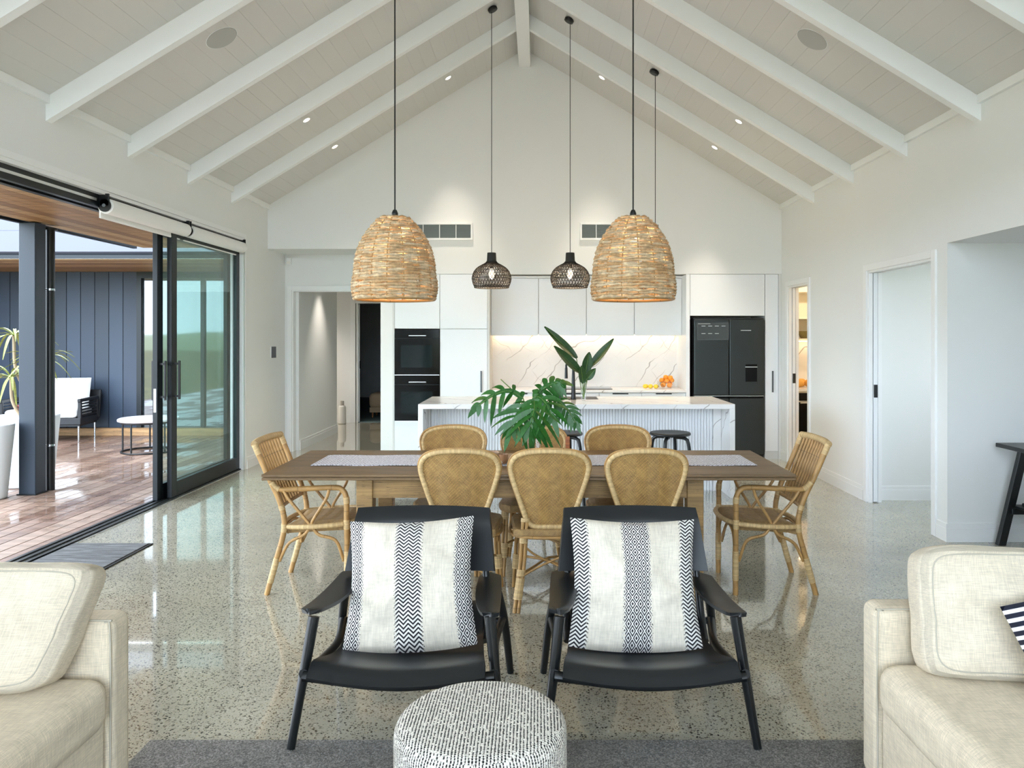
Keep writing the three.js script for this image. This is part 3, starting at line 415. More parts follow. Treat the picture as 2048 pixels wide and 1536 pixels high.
  // wicker lounge
  const lounge = (label, pos, turn, w) => { const t = thing('wicker_sofa', label, 'sofa', pos, turn, 'wicker seats on the deck'), h = w / 2;
    part(t, 'seat_base', [box(w, 0.1, 0.68, 0, 0.31, 0, 0.01), box(w - 0.04, 0.03, 0.64, 0, 0.25, 0)], M.wicker);
    for (const s of [-1, 1]) for (const z of [-0.3, 0.3]) part(t, 'leg', cyl(0.016, 0.014, 0.27, s * (h - 0.04), 0.135, z, 10), M.steel);
    for (const s of [-1, 1]) { part(t, 'arm_frame', [box(0.05, 0.05, 0.7, s * (h - 0.02), 0.62, 0, 0.012), box(0.05, 0.3, 0.05, s * (h - 0.02), 0.48, 0.31, 0.01), box(0.05, 0.3, 0.05, s * (h - 0.02), 0.48, -0.31, 0.01)], M.wicker); for (let i = 0; i < 5; i++) part(t, 'arm_slat', box(0.03, 0.022, 0.6, s * (h - 0.02), 0.39 + i * 0.044, 0), M.wicker); }
    part(t, 'back_frame', [box(w, 0.46, 0.05, 0, 0.58, -0.33, 0.02)].map((q) => q.rotateX(-0.18)), M.wicker);
    const c1 = solo('seat_cushion', 'white seat cushion on the ' + label.replace(/ with.*/, ''), 'cushion', box(w - 0.12, 0.13, 0.62, 0, 0, 0, 0.05), M.whiteCushion, 'white outdoor cushions'); c1.position.set(pos[0], pos[1] + 0.425, pos[2]); c1.rotation.y = turn; c1.translateZ(0.03);
    const c2 = solo('back_cushion', 'white back cushion on the ' + label.replace(/ with.*/, ''), 'cushion', pad(w - 0.14, 0.52, 0.2, { pinch: 0, ex: 8, pow: 0.4, wrinkle: 0.006 }), M.whiteCushion, 'white outdoor cushions'); c2.position.set(pos[0], pos[1] + 0.73, pos[2]); c2.rotation.y = turn; c2.rotateX(-0.25); c2.translateZ(-0.19);
  };
  lounge('black wicker sofa beside the navy wall with its arm in view', [-7.45, -0.02, -11.45], 0.18, 1.1); lounge('black wicker seat half hidden at the far left with planters before it', [-8.75, -0.02, -10.6], 0.9, 0.9);
  const ct = thing('deck_table', 'round pale topped coffee table with black ring base on the deck', 'table', [-5.35, -0.02, -10.3]);
  part(ct, 'tabletop', lathe([[0, 0.42], [0.36, 0.42], [0.385, 0.43], [0.385, 0.455], [0.37, 0.465], [0, 0.465]], 40), mat('#d8d6da', 0.25)); raw(ct, 'base_ring', new THREE.TorusGeometry(0.34, 0.012, 8, 40).rotateX(Math.PI / 2).translate(0, 0.012, 0), M.black); raw(ct, 'top_ring', new THREE.TorusGeometry(0.34, 0.012, 8, 40).rotateX(Math.PI / 2).translate(0, 0.41, 0), M.black);
  for (let i = 0; i < 5; i++) { const a = i * 1.257 + 0.5; part(ct, 'leg', cyl(0.012, 0.012, 0.4, 0.34 * Math.cos(a), 0.21, 0.34 * Math.sin(a), 8), M.black); }
}

// ---------------------------------------------------------------- kitchen
{ const F = DB, gap = 0.0034, grp = 'white kitchen cabinets';
  const door = (t, x0, x1, y0, y1, d = F) => part(t, 'door', wb(x0 + gap, x1 - gap, y0 + gap, y1 - gap, d, d + 0.02, 0.0015), M.cabinet);
  const pull = (dr, x, y0, y1, d = F) => part(dr, 'handle', [wb(x - 0.009, x + 0.009, y0, y1, d - 0.024, d - 0.012, 0.002), wb(x - 0.004, x + 0.004, y0 + 0.01, y0 + 0.02, d - 0.014, d), wb(x - 0.004, x + 0.004, y1 - 0.02, y1 - 0.01, d - 0.014, d)], M.gunmetal);
  let t = thing('oven_cabinet', 'tall white cabinet housing the two stacked ovens', 'cabinet', [0, 0, 0], 0, grp);
  part(t, 'body', [wb(-1.845, -1.825, 0, 2.345, F, 10.15), wb(-1.825, -1.25, 1.66, 2.345, F + 0.021, 10.15), wb(-1.825, -1.25, 0.1, 0.475, F + 0.021, 10.15), wb(-1.825, -1.25, 0, 0.1, F + 0.06, 10.15), wb(-1.825, -1.25, 0.475, 1.66, 10.05, 10.15)], M.cabinetIn);
  door(t, -1.825, -1.25, 1.652, 2.345); part(t, 'drawer', wb(-1.823, -1.252, 0.1, 0.48, F, F + 0.02, 0.0015), M.cabinet);
  const oven = (label, y0, y1) => { const o = thing('wall_oven', label, 'oven', [0, 0, 0], 0, 'stacked black wall ovens');
    part(o, 'body', wb(-1.818, -1.257, y0, y1, F + 0.012, F + 0.5), M.fridgeDark); part(o, 'control_panel', wb(-1.82, -1.255, y1 - 0.11, y1, F - 0.012, F + 0.012, 0.002), M.blackGloss);
    const dr = part(o, 'oven_door', wb(-1.82, -1.255, y0, y1 - 0.115, F - 0.014, F + 0.012, 0.002), M.blackGloss); part(dr, 'window_glass', wb(-1.74, -1.34, y0 + 0.09, y1 - 0.2, F - 0.0155, F - 0.013), mat('#06161a', 0.06, { specularIntensity: 0.5 }));
    part(dr, 'handle', [wb(-1.64, -1.42, y1 - 0.085, y1 - 0.072, F - 0.03, F - 0.02, 0.003), wb(-1.63, -1.62, y1 - 0.083, y1 - 0.074, F - 0.022, F - 0.012), wb(-1.44, -1.43, y1 - 0.083, y1 - 0.074, F - 0.022, F - 0.012)], M.steel); part(o, 'trim_strip', wb(-1.82, -1.255, y0 - 0.007, y0, F - 0.012, F + 0.012), M.silver); };
  oven('upper black glass wall oven in the tall cabinet', 1.072, 1.645); oven('lower black glass wall oven in the tall cabinet', 0.488, 1.058);
  t = thing('tall_cabinet', 'tall white two-door cabinet between ovens and splashback', 'cabinet', [0, 0, 0], 0, grp);
  part(t, 'body', [wb(-1.25, -0.62, 0.1, 2.345, F + 0.021, 10.15), wb(-0.645, -0.62, 0, 2.345, F, F + 0.021), wb(-1.25, -0.645, 0, 0.1, F + 0.06, F + 0.3)], M.cabinetIn);
  door(t, -1.25, -0.645, 1.652, 2.345); pull(door(t, -1.25, -0.645, 0.1, 1.648), -0.725, 0.85, 1.12);
  // upper cabinets
  const UX = [-0.62, 0.0, 0.625, 1.25, 1.87], names = ['leftmost', 'second from the left', 'third from the left', 'rightmost'], uf = 9.78;
  for (let i = 0; i < 4; i++) { t = thing('wall_cabinet', names[i] + ' of the four white cabinets above the splashback', 'cabinet', [0, 0, 0], 0, grp); part(t, 'body', wb(UX[i] + 0.001, UX[i + 1] - 0.001, 1.585, 2.345, uf + 0.02, 10.15), M.cabinetIn); door(t, UX[i], UX[i + 1], 1.565, 2.315, uf); }
  solo('cabinet_scribe', 'thin white scribe strip above the wall cabinets', 'trim', wb(-0.62, 1.87, 2.317, 2.347, uf - 0.02, uf + 0.019), M.cabinet);
  solo('rangehood', 'slim steel rangehood lip under the wall cabinets', 'rangehood', wb(0.49, 0.76, 1.553, 1.563, uf + 0.005, uf + 0.3), M.steel);
  t = thing('led_strip', 'warm LED strip under the white wall cabinets', 'light'); part(t, 'led_diffuser', wb(-0.6, 1.85, 1.571, 1.584, 10.1, 10.118), M.led);
  { const L = new THREE.RectAreaLight('#ffd3a0', 13, 2.44, 0.03); L.position.set(0.625, 1.568, -10.09); L.lookAt(0.625, 0, -10.06); scene.add(L); }
  solo('splashback', 'white marble splashback with grey veins', 'splashback', wb(-0.62, 1.87, 0.878, 1.585, 10.145, 10.163), M.marble);
  solo('benchtop', 'white marble benchtop along the back wall', 'benchtop', wb(-0.62, 1.87, 0.845, 0.877, F - 0.01, 10.145, 0.003), M.marble);
  const BX = [-0.62, 0.14, 0.77, 1.31, 1.87], bn = ['leftmost', 'second', 'third', 'rightmost'];
  for (let i = 0; i < 4; i++) { t = thing('base_cabinet', bn[i] + ' white base cabinet under the back benchtop', 'cabinet', [0, 0, 0], 0, grp); part(t, 'body', [wb(BX[i] + 0.001, BX[i + 1] - 0.001, 0.1, 0.845, F + 0.04, 10.14), wb(BX[i], BX[i + 1], 0, 0.1, F + 0.09, F + 0.2)], M.cabinetIn);
    for (const [a, b] of [[0.6, 0.84], [0.36, 0.6], [0.1, 0.36]]) { const d = part(t, 'drawer', wb(BX[i] + gap, BX[i + 1] - gap, a + gap, b - gap, F + 0.02, F + 0.04, 0.0015), M.cabinet); part(d, 'finger_pull', wb((BX[i] + BX[i + 1]) / 2 - 0.1, (BX[i] + BX[i + 1]) / 2 + 0.1, b - 0.018, b - 0.004, F + 0.013, F + 0.0205), M.black); } }
  solo('cooktop', 'flat black glass cooktop on the back benchtop', 'cooktop', wb(0.3, 0.95, 0.8772, 0.885, 9.62, 10.05, 0.003), M.blackGloss);
  // fridge
  t = thing('fridge', 'dark steel french door fridge with water dispenser', 'fridge', [0, 0, 0]);
  part(t, 'body', wb(1.965, 2.855, 0.02, 1.775, F + 0.05, 10.14), M.fridgeDark); part(t, 'hinge_cover', wb(1.965, 2.855, 1.775, 1.79, F + 0.02, F + 0.2), M.fridgeDark);
  const fd = (x0, x1, y0, y1) => part(t, 'door', wb(x0, x1, y0, y1, F - 0.025, F + 0.045, 0.012), M.fridge);
  const f1 = fd(1.965, 2.408, 0.81, 1.772), f2 = fd(2.414, 2.857, 0.81, 1.772), f3 = fd(1.965, 2.408, 0.06, 0.775), f4 = fd(2.414, 2.857, 0.06, 0.775);
  part(t, 'handle_recess', wb(1.97, 2.85, 0.776, 0.809, F + 0.01, F + 0.04), M.blackGloss); part(t, 'trim_strip', wb(1.97, 2.85, 0.80, 0.806, F - 0.024, F + 0.01), M.silver);
  const dsp = part(f2, 'water_dispenser', [wb(2.615, 2.76, 0.985, 1.165, F - 0.03, F - 0.02, 0.002), wb(2.615, 2.76, 1.175, 1.205, F - 0.031, F - 0.02, 0.002)], M.blackGloss); part(dsp, 'dispenser_lip', wb(2.612, 2.763, 1.166, 1.174, F - 0.036, F - 0.02), M.silver);
  part(f2, 'badge', wb(2.555, 2.685, 1.628, 1.636, F - 0.028, F - 0.024), M.silver);
  { const w = 256, h = 128, cv = document.createElement('canvas'); cv.width = w; cv.height = h; const g = cv.getContext('2d'); g.fillStyle = '#4b5152'; g.fillRect(0, 0, w, h); g.strokeStyle = '#878d8d'; g.strokeRect(2, 2, w - 4, h - 4); g.fillStyle = '#c6cbcb'; for (const [y, n] of [[22, 4], [78, 3]]) for (let i = 0; i < n; i++) g.fillRect(34 + i * 54, y, 32, 4); g.fillRect(6, 6, 100, 3);
    const tx = new THREE.CanvasTexture(cv); tx.colorSpace = THREE.SRGBColorSpace; const m = solo('fridge_planner', 'clear acrylic planner sheet on the left fridge door', 'planner', box(0.4, 0.215, 0.004, 0, 0, 0), new THREE.MeshPhysicalMaterial({ map: tx, roughness: 0.2, metalness: 0.3 }), null, false); m.position.set(2.205, 1.62, -(F - 0.028)); }
  t = thing('fridge_cabinet', 'white overhead cabinet above the fridge', 'cabinet', [0, 0, 0], 0, grp); part(t, 'body', wb(1.92, 2.868, 1.83, 2.345, F + 0.021, 10.15), M.cabinetIn); part(t, 'end_panel', wb(1.87, 1.917, 0, 2.345, F, 10.15, 0.002), M.cabinet); door(t, 1.918, 2.868, 1.815, 2.345);
  t = thing('pullout_cabinet', 'narrow tall white pull-out cabinet right of the fridge', 'cabinet', [0, 0, 0], 0, grp); part(t, 'body', [wb(2.872, 3.04, 0.1, 2.345, F + 0.021, 10.15), wb(2.872, 3.04, 0, 0.1, F + 0.015, F + 0.1), wb(3.04, 3.079, 0, 2.345, F, F + 0.03)], M.cabinetIn); pull(door(t, 2.868, 3.04, 0.1, 2.345), 2.962, 0.85, 1.12);
  // fruit
  const bowl = [1.68, 0.877, -9.84]; t = thing('fruit_bowl', 'clear glass bowl heaped with orange fruit', 'bowl', bowl); part(t, 'bowl', lathe([[0, 0.004], [0.06, 0.004], [0.11, 0.05], [0.125, 0.1], [0.129, 0.1], [0.114, 0.05], [0.064, 0], [0, 0]], 32), M.clear);
  const fruit = (r, sx) => { const g = new THREE.SphereGeometry(r, 14, 10), p = g.attributes.position; for (let i = 0; i < p.count; i++) { const y = p.getY(i) / r, k = 1 - 0.1 * Math.pow(Math.abs(y), 6); p.setXYZ(i, p.getX(i) * sx, p.getY(i) * k, p.getZ(i)); } g.computeVertexNormals(); return g; };
  const og = fruit(0.034, 1), spots = [[-0.05, 0.045, 0.03], [0.03, 0.042, 0.045], [0.05, 0.05, -0.03], [-0.03, 0.05, -0.045], [0, 0.095, 0.02], [-0.06, 0.105, -0.01], [0.065, 0.105, 0.015], [0.01, 0.11, -0.05], [-0.01, 0.145, 0], [0.045, 0.14, 0.03]];
  const ow = ['low at the front left', 'low at the front right', 'low at the back right', 'low at the back left', 'in the middle', 'at the left rim', 'at the right rim', 'at the rear rim', 'on top of the heap', 'near the top right'];
  spots.forEach(([x, y, z], i) => { const m = solo('orange_fruit', 'orange ' + ow[i] + ' of the glass bowl', 'orange', og, i % 4 === 3 ? M.lemon : M.orange, 'oranges in the glass bowl'); m.position.set(bowl[0] + x, bowl[1] + y, bowl[2] + z); });
  const lg = fruit(0.03, 1.25); [[1.40, 'leftmost'], [1.46, 'second'], [1.525, 'rightmost']].forEach(([x, w], i) => { const m = solo('lemon', w + ' of the three yellow lemons beside the fruit bowl', 'lemon', lg, M.lemon, 'lemons beside the fruit bowl'); m.position.set(x, 0.907, -9.8 + i * 0.03); m.rotation.y = i; });
  t = thing('leaf_sprig', 'dark green leafy sprig hanging from the fruit bowl', 'leaves', [bowl[0] - 0.13, 0.88, -9.76]); for (let i = 0; i < 5; i++) raw(t, 'leaf', sheet(2, 6, (u, v) => [0.02 * i + 0.1 * v * Math.cos(i), 0.04 + 0.07 * v - 0.1 * v * v + 0.01 * i, (u - 0.5) * 0.03 * Math.sin(Math.PI * v) + 0.03 * i * v]), M.strelitzia);
  // wall vents
  for (const [x0, x1, w] of [[-1.875, -0.835, 'left'], [0.527, 1.54, 'right']]) { t = thing('wall_vent', 'white framed air grille on the gable wall, ' + w + ' one', 'vent', [0, 0, 0], 0, 'air grilles above the kitchen');
    part(t, 'backing', wb(x0 + 0.02, x1 - 0.02, 2.80, 2.97, F - 0.012, F - 0.002), M.ventDark); part(t, 'grille_frame', [wb(x0, x1, 2.775, 2.8, F - 0.025, F, 0.002), wb(x0, x1, 2.97, 2.995, F - 0.025, F, 0.002), wb(x0, x0 + 0.022, 2.8, 2.97, F - 0.025, F), wb(x1 - 0.022, x1, 2.8, 2.97, F - 0.025, F)], M.trim);
    for (let i = 1; i < 5; i++) part(t, 'mullion', wb(x0 + (x1 - x0) * i / 5 - 0.004, x0 + (x1 - x0) * i / 5 + 0.004, 2.8, 2.97, F - 0.022, F - 0.012), M.trim);
    part(t, 'louvre_blades', Array.from({ length: 13 }, (_, i) => wb(x0 + 0.022, x1 - 0.022, 2.803 + i * 0.0128, 2.807 + i * 0.0128, F - 0.02, F - 0.012)), M.ventDark); }
  // island
  t = thing('island_bench', 'white kitchen island with fluted front panel', 'island', [0, 0, 0]);
  const x0 = -1.155, x1 = 1.885; part(t, 'carcass', wb(x0 + 0.05, x1 - 0.05, 0, 0.852, 7.575, 8.14), M.cabinet);
  part(t, 'side_panel', [wb(x1 - 0.13, x1 - 0.05, 0, 0.852, 7.535, 7.575), wb(x0 + 0.05, x0 + 0.07, 0, 0.852, 7.535, 7.575)], M.marble);
  const pts = []; const fl0 = x0 + 0.07, fl1 = x1 - 0.13, nr = 96, pw = (fl1 - fl0) / nr; pts.push([fl0, 0]); for (let i = 0; i < nr; i++) for (let k = 0; k <= 5; k++) { const a = Math.PI * k / 5; pts.push([fl0 + (i + 0.5 - 0.46 * Math.cos(a)) * pw, -0.012 - 0.0145 * Math.sin(a)]); } pts.push([fl1, 0]);
  part(t, 'fluted_panel', prism(pts.reverse(), 0.852).rotateX(-Math.PI / 2), M.flute).position.set(0, 0, -7.575);
  t = thing('waterfall_benchtop', 'marble waterfall top of the kitchen island', 'benchtop'); part(t, 'slab', wb(x0, x1, 0.853, 0.9, 7.19, 8.15, 0.003), M.marble);
  part(t, 'waterfall_end', wb(x0, x0 + 0.048, 0, 0.853, 7.19, 8.15, 0.002), M.marble); part(t, 'waterfall_end', wb(x1 - 0.048, x1, 0, 0.853, 7.19, 8.15, 0.002), M.marble);
  solo('sink', 'black undermount sink rim set in the island top', 'sink', [wb(0.14, 0.62, 0.9, 0.904, 7.78, 7.79), wb(0.14, 0.62, 0.9, 0.904, 8.06, 8.07), wb(0.14, 0.15, 0.9, 0.904, 7.79, 8.06), wb(0.61, 0.62, 0.9, 0.904, 7.79, 8.06), wb(0.15, 0.61, 0.9, 0.901, 7.79, 8.06)], M.black);
  t = thing('kitchen_tap', 'tall black kitchen tap with pull-down spout', 'tap', [0.36, 0.9, -7.74]); part(t, 'column', lathe([[0, 0], [0.03, 0], [0.03, 0.01], [0.024, 0.02], [0.013, 0.34], [0, 0.34]], 20), M.black); raw(t, 'spout', tube([[0, 0.33, 0], [-0.01, 0.375, -0.01], [-0.045, 0.385, -0.03], [-0.07, 0.36, -0.05], [-0.072, 0.32, -0.055]], 0.011, 20, 10), M.black); part(t, 'spray_head', cyl(0.014, 0.017, 0.11, -0.072, 0.27, -0.055, 14), M.black); part(t, 'lever', [box(0.075, 0.018, 0.02, -0.045, 0.06, 0, 0.004), box(0.012, 0.06, 0.016, -0.078, 0.1, 0, 0.004)], M.black);
  for (const [x, h, z, w] of [[0.18, 0.115, -7.72, 'taller square'], [0.232, 0.09, -7.7, 'shorter square']]) { t = thing('soap_bottle', w + ' black soap bottle beside the kitchen tap', 'bottle', [x, 0.9, z], 0, 'soap bottles'); part(t, 'bottle', box(0.045, h, 0.045, 0, h / 2, 0, 0.006), M.black); part(t, 'pump', [cyl(0.007, 0.007, 0.04, 0, h + 0.02, 0, 10), box(0.035, 0.01, 0.012, -0.01, h + 0.042, 0, 0.003)], M.black); }
  // stools
  const stool = (label, x) => { const s = thing('bar_stool', label, 'stool', [x, 0, -6.95], 0.35, 'black bar stools at the island'); part(s, 'seat', lathe([[0, 0.632], [0.15, 0.632], [0.185, 0.638], [0.19, 0.65], [0.183, 0.662], [0.15, 0.66], [0, 0.655]], 40), M.blackWood);
    for (let i = 0; i < 4; i++) { const a = i * Math.PI / 2 + Math.PI / 4, c = Math.cos(a), q = Math.sin(a); raw(s, 'leg', tube([[0.06 * c, 0.618, 0.06 * q], [0.13 * c, 0.615, 0.13 * q], [0.17 * c, 0.57, 0.17 * q], [0.19 * c, 0.35, 0.19 * q], [0.215 * c, 0, 0.215 * q]], 0.017, 20, 8), M.blackWood); } raw(s, 'foot_ring', new THREE.TorusGeometry(0.195, 0.009, 8, 36).rotateX(Math.PI / 2).translate(0, 0.24, 0), M.blackWood); };
  stool('black round bar stool behind the wooden pepper mill', 0.222); stool('black round bar stool at the right half of the island', 1.22);
  // scullery furniture
  t = thing('scullery_cabinet', 'cream scullery bench unit with black oven seen through narrow door', 'cabinet'); part(t, 'body', wb(3.3, 4.8, 0.1, 0.84, 9.78, 10.38), M.pantryWood); part(t, 'kickboard', wb(3.3, 4.8, 0, 0.1, 9.84, 10.38), M.pantryWood); part(t, 'oven_door', wb(3.35, 3.95, 0.25, 0.7, 9.765, 9.78, 0.002), M.blackGloss); part(t, 'control_panel', wb(3.35, 3.95, 0.72, 0.82, 9.765, 9.78, 0.002), M.blackGloss); part(t, 'handle', wb(3.4, 3.9, 0.685, 0.70, 9.735, 9.75, 0.003), M.steel);
  solo('scullery_benchtop', 'pale stone benchtop in the scullery', 'benchtop', wb(3.3, 4.8, 0.84, 0.875, 9.755, 10.38, 0.003), M.marble); solo('scullery_splashback', 'veined marble splashback in the scullery', 'splashback', wb(3.3, 4.8, 0.876, 1.5, 10.382, 10.399), M.marble);
  t = thing('scullery_shelf', 'cream open shelves in the scullery', 'shelf'); part(t, 'shelf_board', wb(3.3, 4.8, 1.5, 1.53, 10.0, 10.39), M.pantryWood); part(t, 'shelf_board', wb(3.3, 4.8, 1.79, 1.815, 10.0, 10.39), M.pantryWood); part(t, 'shelf_board', wb(3.3, 4.8, 2.15, 2.25, 10.0, 10.39), M.pantryWood);
  t = thing('scullery_basket', 'olive woven basket on the scullery shelf', 'basket', [3.68, 1.53, -10.16]); part(t, 'basket', lathe([[0, 0], [0.12, 0], [0.15, 0.06], [0.16, 0.1], [0.15, 0.1], [0.14, 0.07], [0.1, 0.02], [0, 0.02]], 24), mat('#8d8455', 0.8, { map: withRepeat(T.wrap, 8, 20) }));
  for (const [x, w] of [[3.5, 'left'], [3.645, 'right'], [3.58, 'rear']]) { const m = solo('bread_roll', 'golden bread roll on the scullery benchtop, ' + w + ' one', 'bread', fruit(0.06, 1.15), mat('#d9a04a', 0.7), 'bread rolls in the scullery'); m.position.set(x, 0.93, w === 'rear' ? -10.22 : -10.08); }
  t = thing('scullery_led', 'warm LED strip under the scullery shelf', 'light'); part(t, 'led_diffuser', wb(3.35, 4.75, 1.488, 1.4995, 10.3, 10.32), M.led); { const L = new THREE.RectAreaLight('#ffd9ae', 12, 1.4, 0.03); L.position.set(4.05, 1.484, -10.29); L.lookAt(4.05, 0, -10.2); scene.add(L); }
  { const d = thing('scullery_downlight', 'round downlight in the scullery ceiling', 'light', [4.0, 2.5, -9.2]); part(d, 'lamp_lens', cyl(0.05, 0.05, 0.008, 0, -0.004, 0), M.lens); const L = new THREE.PointLight('#ffe6c6', 3.2, 0, 2); L.position.set(4.0, 2.4, -9.2); L.castShadow = true; scene.add(L); }
}
// small wall fittings
{ let t = thing('light_switch', 'dark grey light switch plate on the left wall near the hall', 'switch'); part(t, 'plate', wb(XL, XL + 0.008, 1.275, 1.43, 9.6, 9.78, 0.002), M.trim); part(t, 'rocker', wb(XL + 0.008, XL + 0.013, 1.28, 1.425, 9.61, 9.77, 0.002), mat('#4a4f5a', 0.4));
  t = thing('motion_sensor', 'small white alarm sensor high in the hall corner', 'sensor'); part(t, 'sensor_body', wb(-3.40, -3.335, 2.52, 2.62, 10.1, 10.149, 0.01), M.trim); part(t, 'sensor_lens', wb(-3.39, -3.345, 2.53, 2.575, 10.095, 10.101, 0.003), M.ceramic);
  t = thing('floor_vase', 'slim white cylindrical vase on the hallway floor', 'vase', [-3.52, 0, -13.45]); part(t, 'vase_body', lathe([[0, 0], [0.065, 0], [0.068, 0.02], [0.066, 0.3], [0.05, 0.33], [0.045, 0.33], [0.04, 0.3], [0, 0.3]], 28), M.ceramic); part(t, 'vase_neck', lathe([[0.03, 0.3], [0.032, 0.41], [0.024, 0.41], [0.022, 0.3]], 20), mat('#b9b2a9', 0.7));
  t = thing('bedroom_pouffe', 'beige cushioned pouffe with wooden legs in the dark bedroom', 'pouffe', [-2.95, 0.012, -14.6]); part(t, 'cushion', box(0.62, 0.3, 0.5, 0, 0.32, 0, 0.1), M.beige); part(t, 'base', box(0.58, 0.1, 0.46, 0, 0.15, 0, 0.01), M.beige); for (const x of [-0.24, 0.24]) for (const z of [-0.18, 0.18]) part(t, 'leg', cyl(0.018, 0.012, 0.1, x, 0.05, z, 10), M.wicketWood);
  t = thing('bedroom_curtain', 'dark blue curtain at the right of the dark doorway', 'curtain', [-2.55, 0, -14.2]); part(t, 'drape', sheet(30, 1, (u, v) => [u * 0.4, 0.03 + v * 2.3, 0.03 * Math.sin(u * 30)], 0.004), M.curtain);
}

// ---------------------------------------------------------------- ceiling fittings
const tilt = Math.atan(SL);
for (const [x, d, w] of [[-1.08, 8.95, 'upper left one nearest the gable wall'], [-2.43, 8.94, 'lower left one nearest the gable wall'], [-2.43, 7.85, 'lower left one in the next bay'], [0.754, 8.9, 'upper right one nearest the gable wall'], [2.1, 8.93, 'lower right one nearest the gable wall'], [2.1, 7.86, 'lower right one in the next bay']]) {
  const t = thing('downlight', 'small lit downlight in the sloping ceiling, ' + w, 'light', [x, roofY(x), -d], 0, 'ceiling downlights'), s = x < RX ? 1 : -1; t.rotation.z = s * tilt;
  part(t, 'rim', new THREE.TorusGeometry(0.04, 0.006, 8, 24).rotateX(Math.PI / 2).translate(0, -0.002, 0), M.trim); part(t, 'lamp_lens', cyl(0.036, 0.036, 0.006, 0, -0.002, 0, 20), M.lens);
  const L = new THREE.SpotLight('#fff0de', 18, 0, 0.42, 0.75, 2); L.position.set(x, roofY(x) - 0.03, -d); L.target.position.set(x, 0, -d - (d > 8.5 ? 0.28 : 0)); L.castShadow = true; L.shadow.radius = 2; scene.add(L, L.target);
}
for (const [x, w] of [[-2.42, 'left'], [2.09, 'right']]) { const t = thing('ceiling_speaker', 'round grey speaker grille in the ' + w + ' ceiling slope', 'speaker', [x, roofY(x), -5.73], 0, 'ceiling speakers'); t.rotation.z = (x < RX ? 1 : -1) * tilt; part(t, 'grille', lathe([[0, -0.006], [0.118, -0.006], [0.122, -0.003], [0.122, 0.004], [0, 0.004]], 48), M.grille); part(t, 'rim', new THREE.TorusGeometry(0.124, 0.003, 6, 48).rotateX(Math.PI / 2), M.rafter); }
// hallway downlights
for (const [x, d, w, p] of [[-2.98, 11.2, 'beside the hall side wall', 9], [-4.35, 12.95, 'in the side branch of the hall', 16]]) { const t = thing('hall_downlight', 'round hall downlight ' + w, 'light', [x, 2.665, -d], 0, 'hall downlights'); part(t, 'lamp_lens', cyl(0.04, 0.04, 0.008, 0, -0.004, 0, 20), M.lens); const L = new THREE.SpotLight('#fff4e6', p, 0, d < 12 ? 0.6 : 0.9, 0.8, 2); L.position.set(x, 2.65, -d); L.target.position.set(x, 0, -d); L.castShadow = true; scene.add(L, L.target); }

